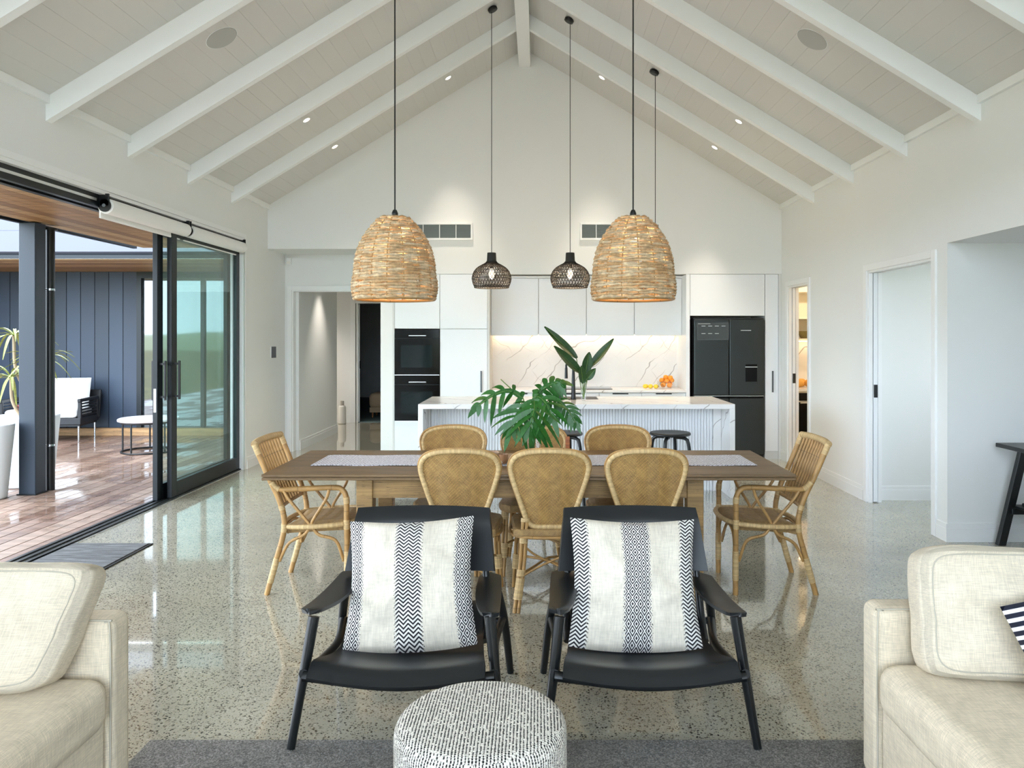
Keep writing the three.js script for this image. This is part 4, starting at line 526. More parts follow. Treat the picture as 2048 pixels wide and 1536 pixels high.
// big seagrass pendants over the table
function seagrassPendant(label, x, d) {
  const t = thing('seagrass_pendant', label, 'pendant lamp', [x, 1.775, -d], 0, 'seagrass pendants over the table'), H = 0.515, rows = 29, ribs = 16, geos = [];
  const prof = (v) => v < 0.3 ? 0.25 + 0.012 * Math.sin(v / 0.3 * Math.PI) : 0.25 * Math.pow(Math.max(0, 1 - Math.pow((v - 0.3) / 0.7, 2.15) * 0.8), 0.72);
  const col = (k) => { const a = [0.88, 0.73, 0.55], b = [1.0, 0.94, 0.83]; return mixc(a, b, k); };
  for (let j = 0; j < rows; j++) { const v = (j + 0.4) / rows, y = v * H, R = prof(v), N = ribs * 6, rad = 5, tr = 0.0099; const pos = [], uv = [], cl = [], idx = [], ph = j % 2;
    for (let i = 0; i <= N; i++) { const a = i / N * 6.2832, sec = Math.floor(i % N / 6), off = 0.0035 * Math.cos(i / 6 * Math.PI + ph * Math.PI), wob = 0.006 * (fbm(i / N, j / rows, 22, 30, 2, 9) - 0.5) * 2, k = col(clamp(0.5 + 0.9 * (hash(sec, j, 6) - 0.5))), rt = tr * (0.72 + 0.34 * Math.abs(Math.sin(i / 6 * Math.PI))) * (0.85 + 0.3 * hash(sec, j, 7));
      for (let q = 0; q <= rad; q++) { const b = q / rad * 6.2832, r = R + off + rt * 0.75 * Math.cos(b); pos.push(r * Math.cos(a), y + wob + rt * 1.0 * Math.sin(b), r * Math.sin(a)); uv.push(a * R + hash(j, 1, 1) * 7, b * tr + hash(j, 2, 2)); cl.push(...k.map((z) => Math.pow(z, 2.2))); } }
    for (let i = 0; i < N; i++) for (let q = 0; q < rad; q++) { const a = i * (rad + 1) + q, b = a + rad + 1; idx.push(a, a + 1, b, b, a + 1, b + 1); }
    const g = new THREE.BufferGeometry(); g.setAttribute('position', new THREE.Float32BufferAttribute(pos, 3)); g.setAttribute('uv', new THREE.Float32BufferAttribute(uv, 2)); g.setAttribute('color', new THREE.Float32BufferAttribute(cl, 3)); g.setIndex(idx); g.computeVertexNormals(); geos.push(g); }
  raw(t, 'woven_shade', merge(geos), M.straw);
  for (let k = 0; k < ribs; k++) { const a = k / ribs * 6.2832, p = []; for (let i = 0; i <= 8; i++) { const v = i / 8, r = prof(v) - 0.001; p.push([r * Math.cos(a), v * H, r * Math.sin(a)]); } raw(t, 'rib', tube(p, 0.004, 14, 5), M.cane); }
  raw(t, 'bottom_hoop', new THREE.TorusGeometry(0.247, 0.008, 8, 64).rotateX(Math.PI / 2), M.cane); part(t, 'top_cap', lathe([[0, H + 0.004], [0.055, H + 0.002], [0.085, H - 0.012], [0.08, H - 0.02], [0, H - 0.006]], 24), M.cane);
  part(t, 'cord_grip', lathe([[0, H + 0.05], [0.012, H + 0.045], [0.02, H + 0.025], [0.02, H], [0, H]], 16), M.black); raw(t, 'cord', tube([[0, H + 0.04, 0], [0, roofY(x) - 1.775 - 0.02, 0]], 0.0045, 2, 8), M.cord); part(t, 'ceiling_rose', lathe([[0, 0.0], [0.05, 0], [0.055, 0.03], [0, 0.03]], 24, 0, roofY(x) - 1.775 - 0.05, 0), M.black);
  part(t, 'bulb_holder', cyl(0.02, 0.02, 0.07, 0, H - 0.04, 0, 14), M.black); part(t, 'bulb', lathe([[0, -0.06], [0.02, -0.055], [0.032, -0.03], [0.03, -0.005], [0.016, 0.03], [0, 0.03]], 20, 0, H - 0.1, 0), M.bulb);
  const L = new THREE.PointLight('#ffdcae', 0.55, 0, 2); L.position.set(x, 1.775 + H - 0.13, -d); L.castShadow = true; scene.add(L);
}
seagrassPendant('woven seagrass dome pendant above the left half of the table', -0.90, 4.7); seagrassPendant('woven seagrass dome pendant above the right half of the table', 0.593, 4.7);
// black rattan pendants over the island
function rattanPendant(label, x, d) {
  const y0 = 2.065, t = thing('rattan_pendant', label, 'pendant lamp', [x, y0, -d], 0, 'black rattan pendants over the island'), geos = [];
  const prof = [[0.178, 0], [0.198, 0.05], [0.206, 0.09], [0.2, 0.13], [0.18, 0.175], [0.14, 0.215], [0.085, 0.245], [0.058, 0.262]], c = new THREE.CatmullRomCurve3(prof.map((p) => V(p[0], p[1], 0)));
  const at = (v, a) => { const p = c.getPoint(v); return [p.x * Math.cos(a), p.y, p.x * Math.sin(a)]; };
  for (let k = 0; k < 40; k++) for (const s of [-1, 1]) { const p = []; for (let i = 0; i <= 10; i++) p.push(at(i / 10, k / 40 * 6.2832 + s * i / 10 * 0.75)); geos.push(tube(p, 0.0026, 14, 4)); }
  for (let j = 0; j < 18; j++) { const v = 0.04 + j / 18 * 0.92, p = c.getPoint(v); geos.push(new THREE.TorusGeometry(p.x, j % 5 === 0 ? 0.0045 : 0.0024, 4, 48).rotateX(Math.PI / 2).translate(0, p.y, 0)); }
  raw(t, 'woven_shade', merge(geos), M.rattanBlack); raw(t, 'bottom_hoop', new THREE.TorusGeometry(0.178, 0.006, 8, 48).rotateX(Math.PI / 2), M.rattanBlack);
  part(t, 'neck', lathe([[0, 0.26], [0.064, 0.262], [0.05, 0.28], [0.046, 0.36], [0.044, 0.364], [0, 0.364]], 28), M.neck); raw(t, 'cord', tube([[0, 0.36, 0], [0, roofY(x) - y0 - 0.02, 0]], 0.0035, 2, 8), M.cord);
  const r = part(t, 'ceiling_rose', lathe([[0, -0.045], [0.035, -0.045], [0.05, -0.04], [0.052, -0.015], [0.035, 0], [0, 0]], 24), M.black); r.position.y = roofY(x) - y0 + 0.004; r.rotation.z = (x < RX ? 1 : -1) * tilt * 0.85;
  part(t, 'bulb_holder', cyl(0.018, 0.022, 0.06, 0, 0.235, 0, 14), M.rattanBlack); part(t, 'bulb', lathe([[0, -0.06], [0.02, -0.052], [0.031, -0.025], [0.028, 0.005], [0.015, 0.045], [0, 0.045]], 20, 0, 0.15, 0), M.bulb);
  const L = new THREE.PointLight('#ffdcae', 1.2, 0, 2); L.position.set(x, y0 + 0.06, -d); L.castShadow = true; scene.add(L);
}
rattanPendant('left black rattan dome pendant over the island', -0.492, 7.87); rattanPendant('middle black rattan dome pendant over the island', 0.332, 7.87); rattanPendant('right black rattan pendant hidden behind the big seagrass shade', 1.225, 7.87);

// ---------------------------------------------------------------- dining table
const TX0 = -1.57, TX1 = 1.46, TD0 = 4.24, TD1 = 5.17, TH = 0.76;
{ const t = thing('dining_table', 'long oak dining table with chunky square legs', 'table');
  part(t, 'tabletop', [wb(TX0, TX1, TH - 0.015, TH, TD0, TD1, 0.005), wb(TX0 + 0.012, TX1 - 0.012, TH - 0.02, TH - 0.014, TD0 + 0.012, TD1 - 0.012), wb(TX0 + 0.001, TX1 - 0.001, TH - 0.034, TH - 0.019, TD0 + 0.001, TD1 - 0.001, 0.006)], M.oak);
  const legs = [[-1.06, 4.36], [0.865, 4.36], [-1.06, 4.955], [0.865, 4.955]]; for (const [x, d] of legs) part(t, 'leg', wb(x, x + 0.095, 0, TH - 0.034, d, d + 0.095, 0.005), M.oakLeg);
  for (const d of [4.375, 4.975]) part(t, 'apron', wb(-0.965, 0.865, 0.6, TH - 0.034, d, d + 0.03), M.oakLeg); for (const x of [-1.03, 0.905]) part(t, 'apron', wb(x, x + 0.03, 0.6, TH - 0.034, 4.455, 4.955), M.oakLeg);
  solo('table_runner', 'white patterned runner along the dining table', 'runner', sheet(60, 4, (u, v) => [-1.375 + 2.695 * u, TH + 0.0055 + 0.0015 * Math.sin(u * 40) * (v < 0.2 || v > 0.8 ? 1 : 0.3) + 0.002 * 0, -4.53 - 0.39 * v], 0.003), M.runner);
}
// dining chairs
function diningChair(label, pos, turn) {
  const t = thing('dining_chair', label, 'chair', pos, turn, 'rattan side chairs along the table');
  const half = [[0, -0.03], [0.08, -0.03], [0.125, -0.005], [0.15, 0.06], [0.178, 0.14], [0.208, 0.23], [0.226, 0.30], [0.224, 0.345], [0.2, 0.385], [0.15, 0.41], [0.08, 0.422], [0, 0.425]];
  const bend = (x, y) => [x, 0.49 + y, 0.2 + 0.16 * y - 0.55 * x * x], full = half.concat(half.slice(1, -1).reverse().map(([x, y]) => [-x, y]));
  const ring = (k, r, seg, dz = 0) => { const c = new THREE.CatmullRomCurve3(full.map(([x, y]) => { const p = bend(x * k, 0.2 + (y - 0.2) * k); return V(p[0], p[1], p[2] + dz); }), true, 'catmullrom', 0.5); const g = new THREE.TubeGeometry(c, seg, r, 8, true), L = c.getLength(), uv = g.attributes.uv; for (let i = 0; i < uv.count; i++) uv.setXY(i, uv.getX(i) * L, uv.getY(i) * r * 6.283); return g; };
  raw(t, 'back_frame', ring(0.955, 0.0145, 90), M.wrapM); raw(t, 'outer_cane', ring(1.02, 0.0062, 90, -0.008), M.cane);
  const pc = new THREE.CatmullRomCurve3(half.map(([x, y]) => V(x, y, 0))), S = pc.getPoints(120), wAt = (y) => { for (let i = 1; i < S.length; i++) if (S[i].y >= y && S[i].y > S[i - 1].y) { const f = (y - S[i - 1].y) / (S[i].y - S[i - 1].y); return S[i - 1].x + (S[i].x - S[i - 1].x) * clamp(f); } return 0; };
  const panel = sheet(12, 24, (u, v) => { const y = -0.027 + 0.449 * v, w = Math.max(0.002, (v < 0.07 ? 0.09 + 0.04 * v / 0.07 : wAt(y)) * 0.955); return bend((u - 0.5) * 2 * w, y); }, 0.008); { const p = panel.attributes.position, uv = panel.attributes.uv; for (let i = 0; i < p.count; i++) uv.setXY(i, p.getX(i), p.getY(i)); }
  raw(t, 'back_panel', panel, M.weave);
  const seat = prism([[-0.19, 0.2], [-0.15, 0.21], [0.15, 0.21], [0.19, 0.2], [0.215, -0.1], [0.2, -0.17], [0.15, -0.205], [-0.15, -0.205], [-0.2, -0.17], [-0.215, -0.1]].reverse(), 0.02, 0.012).rotateX(Math.PI / 2).translate(0, 0.447, 0);
  part(t, 'seat', seat, M.seatWeave);
  for (const s of [-1, 1]) for (const f of [0, 1]) {
    const base = f ? [[s * 0.185, 0.42, -0.17], [s * 0.19, 0.25, -0.18], [s * 0.205, 0, -0.205]] : [[s * 0.135, 0.52, 0.2], [s * 0.142, 0.42, 0.2], [s * 0.155, 0.24, 0.205], [s * 0.185, 0, 0.24]];
    const cs = [-0.011, 0.011].map((o) => curve(base.map(([x, y, z]) => [x + o, y, z]))), mid = curve(base), leg = raw(t, 'leg', cs.map((c) => tube(c, 0.0112, 16, 7)), M.cane);
    for (const [a, b] of f ? [[0.02, 0.14], [0.5, 0.72]] : [[0.0, 0.04], [0.2, 0.27], [0.55, 0.62], [0.64, 0.86]]) raw(leg, 'binding', (() => { const g = piece(mid, a, b, 0.0145, 8, 10); g.scale(1, 1, 1); const p = g.attributes.position; for (let i = 0; i < p.count; i++) { const y = p.getY(i); let cx = 0; for (let q = 0; q <= 20; q++) { const m = mid.getPointAt(q / 20); if (Math.abs(m.y - y) < 0.03) { cx = m.x; break; } } p.setX(i, cx + (p.getX(i) - cx) * 1.7); } g.computeVertexNormals(); return g; })(), M.wrapM);
  }
  raw(t, 'cross_brace', tube([[-0.15, 0.37, 0.2], [-0.08, 0.31, 0.19], [0.05, 0.25, 0.19], [0.165, 0.2, 0.215]], 0.0065, 18, 6), M.cane); raw(t, 'cross_brace', tube([[0.15, 0.37, 0.2], [0.08, 0.31, 0.2], [-0.05, 0.25, 0.2], [-0.165, 0.19, 0.215]], 0.0065, 18, 6), M.cane);
  raw(t, 'stretcher', tube([[-0.165, 0.2, 0.21], [-0.02, 0.235, 0.02], [0.02, 0.235, -0.02], [0.19, 0.2, -0.185]], 0.008, 18, 6), M.cane); raw(t, 'stretcher', tube([[0.165, 0.2, 0.21], [0.02, 0.222, 0.02], [-0.02, 0.222, -0.02], [-0.19, 0.2, -0.185]], 0.008, 18, 6), M.cane);
  for (const s of [-1, 1]) raw(t, 'side_brace', tube([[s * 0.15, 0.3, 0.2], [s * 0.165, 0.38, 0.12], [s * 0.18, 0.405, 0], [s * 0.19, 0.37, -0.12], [s * 0.192, 0.28, -0.178]], 0.0075, 20, 6), M.cane);
  raw(t, 'seat_ring', tube([[-0.185, 0.415, 0.19], [0.185, 0.415, 0.19], [0.2, 0.415, -0.16], [0, 0.415, -0.19], [-0.2, 0.415, -0.16]], 0.009, 50, 6, true), M.cane);
}
diningChair('left rattan chair on the near side of the table', [-0.442, 0, -4.42], 0); diningChair('middle rattan chair on the near side of the table', [0.061, 0, -4.42], 0); diningChair('right rattan chair on the near side of the table', [0.605, 0, -4.42], 0);
diningChair('left rattan chair on the far side of the table', [-0.596, 0, -5.03], Math.PI); diningChair('middle rattan chair on the far side behind the leafy vase', [-0.03, 0, -5.03], Math.PI); diningChair('right rattan chair on the far side of the table', [0.555, 0, -5.03], Math.PI);
// rattan armchairs at the table ends (forward = +x)
function rattanArmchair(label, pos, turn) {
  const t = thing('rattan_armchair', label, 'armchair', pos, turn, 'rattan armchairs at the table ends');
  for (const s of [-1, 1]) {
    const z = s * 0.215, rc = curve([[-0.245, 0, z], [-0.19, 0.2, z], [-0.14, 0.4, z], [-0.165, 0.55, z], [-0.24, 0.72, s * 0.222], [-0.315, 0.9, s * 0.226]]), rl = raw(t, 'rear_leg', tube(rc, 0.0165, 30, 9), M.cane);
    for (const [a, b] of [[0.08, 0.24], [0.41, 0.46], [0.55, 0.58], [0.93, 1]]) raw(rl, 'binding', piece(rc, a, b, 0.019), M.wrapM);
    const fc = curve([[0.235, 0, z], [0.235, 0.2, z], [0.232, 0.45, z], [0.23, 0.575, z], [0.205, 0.628, z], [0.15, 0.64, z], [-0.05, 0.632, z], [-0.17, 0.63, z], [-0.225, 0.68, s * 0.22]]), fl = raw(t, 'front_leg_and_arm', tube(fc, 0.0165, 50, 9), M.cane);
    for (const [a, b] of [[0.08, 0.24], [0.36, 0.41], [0.5, 0.535], [0.93, 0.99]]) raw(fl, 'binding', piece(fc, a, b, 0.019), M.wrapM);
    const zo = s * 0.226; raw(t, 'side_brace', tube([[-0.14, 0.62, zo], [-0.1, 0.56, zo], [0.0, 0.44, zo], [0.02, 0.41, zo]], 0.0095, 16, 7), M.cane); raw(t, 'side_brace', tube([[0.13, 0.63, zo], [0.11, 0.57, zo], [0.035, 0.45, zo], [0.025, 0.41, zo]], 0.0095, 16, 7), M.cane);
    raw(t, 'side_brace', tube([[0.018, 0.41, zo], [-0.02, 0.36, zo], [-0.11, 0.31, zo], [-0.17, 0.2, z]], 0.0095, 18, 7), M.cane); raw(t, 'side_brace', tube([[0.028, 0.41, zo], [0.07, 0.36, zo], [0.17, 0.325, zo], [0.215, 0.2, z]], 0.0095, 18, 7), M.cane); part(t, 'brace_binding', box(0.04, 0.035, 0.02, 0.023, 0.41, s * 0.228, 0.006), M.wrapM);
  }
  for (const [x, z0] of [[0.235, -0.2], [-0.17, -0.2]]) raw(t, 'end_brace', tube([[x, 0.2, -0.205], [x, 0.34, -0.17], [x, 0.385, -0.08], [x, 0.385, 0.08], [x, 0.34, 0.17], [x, 0.2, 0.205]], 0.009, 30, 7), M.cane);
  const seat = sheet(16, 14, (u, v) => { const a = u * 2 - 1, b = v * 2 - 1, e = 1 - Math.pow(Math.max(Math.abs(a), Math.abs(b)), 8); return [-0.145 + 0.4 * u + 0.0, 0.43 + 0.022 * u - 0.016 * (1 - b * b) - 0.025 * (1 - e), 0.205 * b * -1]; }, 0.05); part(t, 'seat', seat, M.seatWeave);
  raw(t, 'seat_rim', tube([[-0.14, 0.405, -0.2], [0.24, 0.425, -0.2], [0.24, 0.425, 0.2], [-0.14, 0.405, 0.2]], 0.015, 60, 7, true), M.wrapM);
  const top = curve([[-0.315, 0.9, -0.23], [-0.33, 0.905, -0.12], [-0.333, 0.907, 0], [-0.33, 0.905, 0.12], [-0.315, 0.9, 0.23]]); const tp = raw(t, 'top_rail', tube(top, 0.021, 30, 9), M.wrapM); raw(t, 'lower_rail', tube([[-0.165, 0.52, -0.215], [-0.18, 0.515, 0], [-0.165, 0.52, 0.215]], 0.012, 16, 7), M.cane);
  for (let k = 0; k < 9; k++) { const z = -0.172 + k * 0.043, q = z * z; raw(t, 'back_slat', tube([[-0.333 + q * 0.3, 0.9, z * 1.04], [-0.262 + q * 0.3, 0.72, z], [-0.178 + q * 0.2, 0.515, z]], 0.0105, 10, 6), M.cane); }
}
rattanArmchair('rattan armchair with slatted back at the left table end', [-1.378, 0, -4.695], 0); rattanArmchair('rattan armchair with slatted back at the right table end', [1.412, 0, -4.695], Math.PI);

// ---------------------------------------------------------------- leaves and table things
const frameOf = (T0, N0) => { const S = new THREE.Vector3().crossVectors(T0, N0).normalize(); return [S, new THREE.Vector3().crossVectors(S, T0).normalize()]; };
function blade(base, dir, nrm, len, w, droop, seg = 6) {   // one tapering leaf lobe
  const [S] = frameOf(dir, nrm); S.applyAxisAngle(dir, rr(-0.7, 0.7)); return sheet(2, seg, (u, v) => { const k = Math.pow(Math.sin(Math.PI * (0.1 + 0.9 * v)), 0.75) * w * (u - 0.5), lift = Math.abs(u - 0.5) * w * 0.25; return [base.x + dir.x * len * v + S.x * k, base.y + dir.y * len * v + S.y * k - droop * len * v * v + lift, base.z + dir.z * len * v + S.z * k]; });
}
function lobedLeaf(label, petiole, rib, n, L, wide) {     // petiole and midrib given as points; lobes leave both sides
  const t = thing('philodendron_leaf', label, 'leaf', [0, 0, 0], 0, 'lobed leaves in the table vase'); raw(t, 'petiole', tube(petiole, 0.0038, 18, 6), M.stem);
  const c = curve(rib), geos = [], up = V(0, 0.45, 1).normalize();
  for (let i = 0; i < n; i++) { const s = 0.03 + 0.92 * i / (n - 1), p = c.getPointAt(s), d = c.getTangentAt(s), [S, N] = frameOf(d, up); const prof = Math.sin(Math.PI * (0.18 + 0.72 * s)), f = 0.22 + 0.5 * s; for (const q of [-1, 1]) { const dir = S.clone().multiplyScalar(q * (1 - f * 0.55)).add(d.clone().multiplyScalar(f)).normalize(); geos.push(blade(p, dir, N, L * prof * rr(0.85, 1.1), wide, rr(0.35, 0.6))); } }
  const e = c.getPointAt(1), d1 = c.getTangentAt(1); geos.push(blade(c.getPointAt(0.93), d1, frameOf(d1, up)[1], L * 0.75, wide * 1.1, 0.3));
  geos.push(sheet(2, 10, (u, v) => { const p = c.getPointAt(v), d = c.getTangentAt(v), [S] = frameOf(d, up), k = (u - 0.5) * wide * 1.1 * (1.05 - 0.7 * v); return [p.x + S.x * k, p.y + S.y * k + Math.abs(u - 0.5) * 0.006, p.z + S.z * k]; }));
  raw(t, 'blade', merge(geos), M.monstera); raw(t, 'midrib', tube(rib, 0.0022, 14, 5), M.stem);
}
const VX = -0.036, VZ = -4.68, vase = (label, x, y, z, r, h) => { const t = thing('glass_vase', label, 'vase', [x, y, z]); part(t, 'glass', lathe([[0, 0], [r - 0.004, 0], [r, 0.006], [r, h], [r - 0.003, h], [r - 0.003, 0.012], [0, 0.012]], 36), M.clear); return t; };
vase('clear glass vase of lobed leaves on the dining table', VX, TH + 0.0085, VZ, 0.048, 0.24);
const B = [VX, TH + 0.03, VZ], top = [VX, 1.02, VZ];
lobedLeaf('lobed green leaf arching left from the table vase', [B, [VX - 0.01, 0.9, VZ], [VX - 0.03, 1.05, VZ], [VX - 0.06, 1.16, VZ + 0.02]], [[VX - 0.06, 1.16, VZ + 0.02], [VX - 0.15, 1.205, VZ + 0.03], [VX - 0.26, 1.17, VZ + 0.04], [VX - 0.34, 1.11, VZ + 0.05]], 6, 0.13, 0.034);
lobedLeaf('large lobed leaf hanging down the front of the table vase', [B, [VX, 0.9, VZ], [VX + 0.005, 1.06, VZ + 0.02], [VX + 0.01, 1.15, VZ + 0.06]], [[VX + 0.01, 1.15, VZ + 0.06], [VX + 0.01, 1.1, VZ + 0.11], [VX - 0.005, 1.04, VZ + 0.14], [VX - 0.005, 0.98, VZ + 0.15]], 6, 0.21, 0.036);
lobedLeaf('lobed leaf arching right toward the pepper mill', [B, [VX + 0.015, 0.9, VZ], [VX + 0.05, 1.06, VZ], [VX + 0.1, 1.15, VZ]], [[VX + 0.1, 1.15, VZ], [VX + 0.16, 1.14, VZ + 0.01], [VX + 0.22, 1.08, VZ + 0.02], [VX + 0.27, 1.0, VZ + 0.03]], 9, 0.095, 0.024);
lobedLeaf('lobed leaf pointing up and right above the table vase', [B, [VX + 0.01, 0.9, VZ - 0.01], [VX + 0.02, 1.08, VZ - 0.02], [VX + 0.03, 1.17, VZ - 0.02]], [[VX + 0.03, 1.17, VZ - 0.02], [VX + 0.08, 1.225, VZ - 0.02], [VX + 0.14, 1.25, VZ - 0.03], [VX + 0.19, 1.25, VZ - 0.03]], 6, 0.11, 0.036);
lobedLeaf('broad lobed leaf spread over the middle of the table vase', [B, [VX - 0.005, 0.9, VZ - 0.01], [VX - 0.01, 1.06, VZ - 0.01], [VX, 1.16, VZ]], [[VX, 1.16, VZ], [VX + 0.04, 1.17, VZ + 0.05], [VX + 0.09, 1.12, VZ + 0.1], [VX + 0.12, 1.05, VZ + 0.12]], 6, 0.16, 0.034);
lobedLeaf('lobed leaf leaning left and low in front of the vase', [B, [VX - 0.005, 0.9, VZ + 0.005], [VX - 0.015, 1.05, VZ + 0.01], [VX - 0.03, 1.13, VZ + 0.04]], [[VX - 0.03, 1.13, VZ + 0.04], [VX - 0.07, 1.09, VZ + 0.09], [VX - 0.11, 1.03, VZ + 0.12], [VX - 0.13, 0.98, VZ + 0.13]], 6, 0.17, 0.032);
raw(thing('leaf_shoot', 'thin unopened leaf shoot pointing up and left', 'leaf'), 'shoot', tube([B, [VX - 0.02, 0.95, VZ], [VX - 0.08, 1.15, VZ], [VX - 0.2, 1.275, VZ - 0.01]], 0.0035, 20, 6), M.stem);
// wooden and ceramic things on the table
{ let t = thing('wooden_bowl', 'pale turned wooden bowl on the dining table', 'bowl', [-0.3, TH + 0.0085, -4.62]); part(t, 'bowl', lathe([[0, 0], [0.05, 0], [0.068, 0.02], [0.07, 0.05], [0.064, 0.062], [0.058, 0.06], [0.06, 0.04], [0.05, 0.015], [0, 0.012]], 32), M.bowlWood);
  t = thing('wooden_board', 'round wooden serving board in front of the vase', 'board', [-0.15, TH + 0.0085, -4.75]); part(t, 'board', lathe([[0, 0], [0.105, 0], [0.112, 0.006], [0.108, 0.018], [0, 0.016]], 40), M.bowlWood);
  t = thing('ceramic_knot', 'white crumpled ceramic ornament beside the wooden bowl', 'ornament', [-0.385, TH + 0.0085, -4.56]); raw(t, 'knot', new THREE.TorusKnotGeometry(0.02, 0.0095, 70, 8, 2, 3).scale(1, 1, 1).translate(0, 0.031, 0), M.ceramic);
  t = thing('tea_cup', 'brown ceramic tumbler between bowl and vase', 'cup', [-0.215, TH + 0.0085, -4.58]); part(t, 'cup', lathe([[0, 0], [0.022, 0], [0.03, 0.055], [0.027, 0.055], [0.02, 0.006], [0, 0.006]], 28), mat('#a97c58', 0.4));
  t = thing('pepper_mill', 'slender orange wooden pepper mill on the table', 'mill', [0.182, TH + 0.0085, -4.68]); part(t, 'body', box(0.026, 0.13, 0.026, 0, 0.085, 0, 0.004), M.pepper); part(t, 'grinder_base', cyl(0.018, 0.02, 0.02, 0, 0.01, 0, 18), M.clear);
  for (const [x, w] of [[0.14, 'left'], [0.225, 'right']]) { t = thing('salt_shaker', 'small glass shaker ' + w + ' of the pepper mill', 'shaker', [x, TH + 0.0085, -4.69], 0, 'glass shakers'); part(t, 'glass', cyl(0.013, 0.015, 0.035, 0, 0.0175, 0, 18), M.clear); part(t, 'cap', cyl(0.011, 0.014, 0.012, 0, 0.041, 0, 18), M.silver); }
  t = thing('garlic_bulb', 'small white garlic bulb on the runner', 'garlic', [-0.235, TH + 0.0085, -4.535]); part(t, 'bulb', lathe([[0, 0], [0.012, 0.001], [0.018, 0.01], [0.012, 0.02], [0.003, 0.028], [0, 0.034]], 16), M.ceramic);
}
// island vase with paddle leaves
vase('tall clear vase of paddle leaves on the island', 0.457, 0.9, -7.6, 0.032, 0.22);
function paddleLeaf(label, base, dir, len, w, nrm, bendz = 0) {
  const t = thing('paddle_leaf', label, 'leaf', [0, 0, 0], 0, 'paddle leaves in the island vase'), b = V(...base), d = V(...dir).normalize(), [S, N] = frameOf(d, V(...nrm));
  raw(t, 'petiole', tube([[0.457, 0.915, -7.6], [0.457 + (base[0] - 0.457) * 0.4, 1.05, -7.6], base], 0.0045, 14, 6), M.stem);
  raw(t, 'blade', sheet(6, 14, (u, v) => { const a = (u - 0.5) * 2, k = Math.pow(Math.sin(Math.PI * Math.pow(0.02 + 0.96 * v, 0.8)), 0.7) * w * 0.5 * a, f = Math.abs(a) * w * 0.18, z = bendz * v * v * len; return [b.x + d.x * len * v + S.x * k + N.x * (f + z), b.y + d.y * len * v + S.y * k + N.y * (f + z), b.z + d.z * len * v + S.z * k + N.z * (f + z)]; }), M.strelitzia);
  raw(t, 'midrib', tube([base, [base[0] + d.x * len * 0.95, base[1] + d.y * len * 0.95, base[2] + d.z * len * 0.95]], 0.003, 6, 5), M.stem);
}
paddleLeaf('longest paddle leaf reaching up and left', [0.385, 1.325, -7.6], [-0.32, 0.325, 0.04], 0.46, 0.1, [0.4, 0.3, 0.8], -0.05); paddleLeaf('lower paddle leaf leaning left over the tap', [0.425, 1.18, -7.58], [-0.28, 0.275, 0.1], 0.4, 0.105, [0.3, 0.3, 0.85]); paddleLeaf('paddle leaf reaching up and right', [0.52, 1.235, -7.6], [0.245, 0.29, 0.03], 0.38, 0.09, [-0.4, 0.3, 0.8]);
paddleLeaf('short upright paddle leaf in the middle', [0.475, 1.18, -7.58], [0.035, 0.22, 0.03], 0.22, 0.105, [0.1, 0.1, 1]); paddleLeaf('small paddle leaf low at the right', [0.49, 1.12, -7.56], [0.09, 0.12, 0.08], 0.16, 0.08, [-0.2, 0.2, 1]); paddleLeaf('small paddle leaf low at the left', [0.45, 1.08, -7.56], [-0.03, 0.2, 0.06], 0.19, 0.085, [0.2, 0.2, 1]);

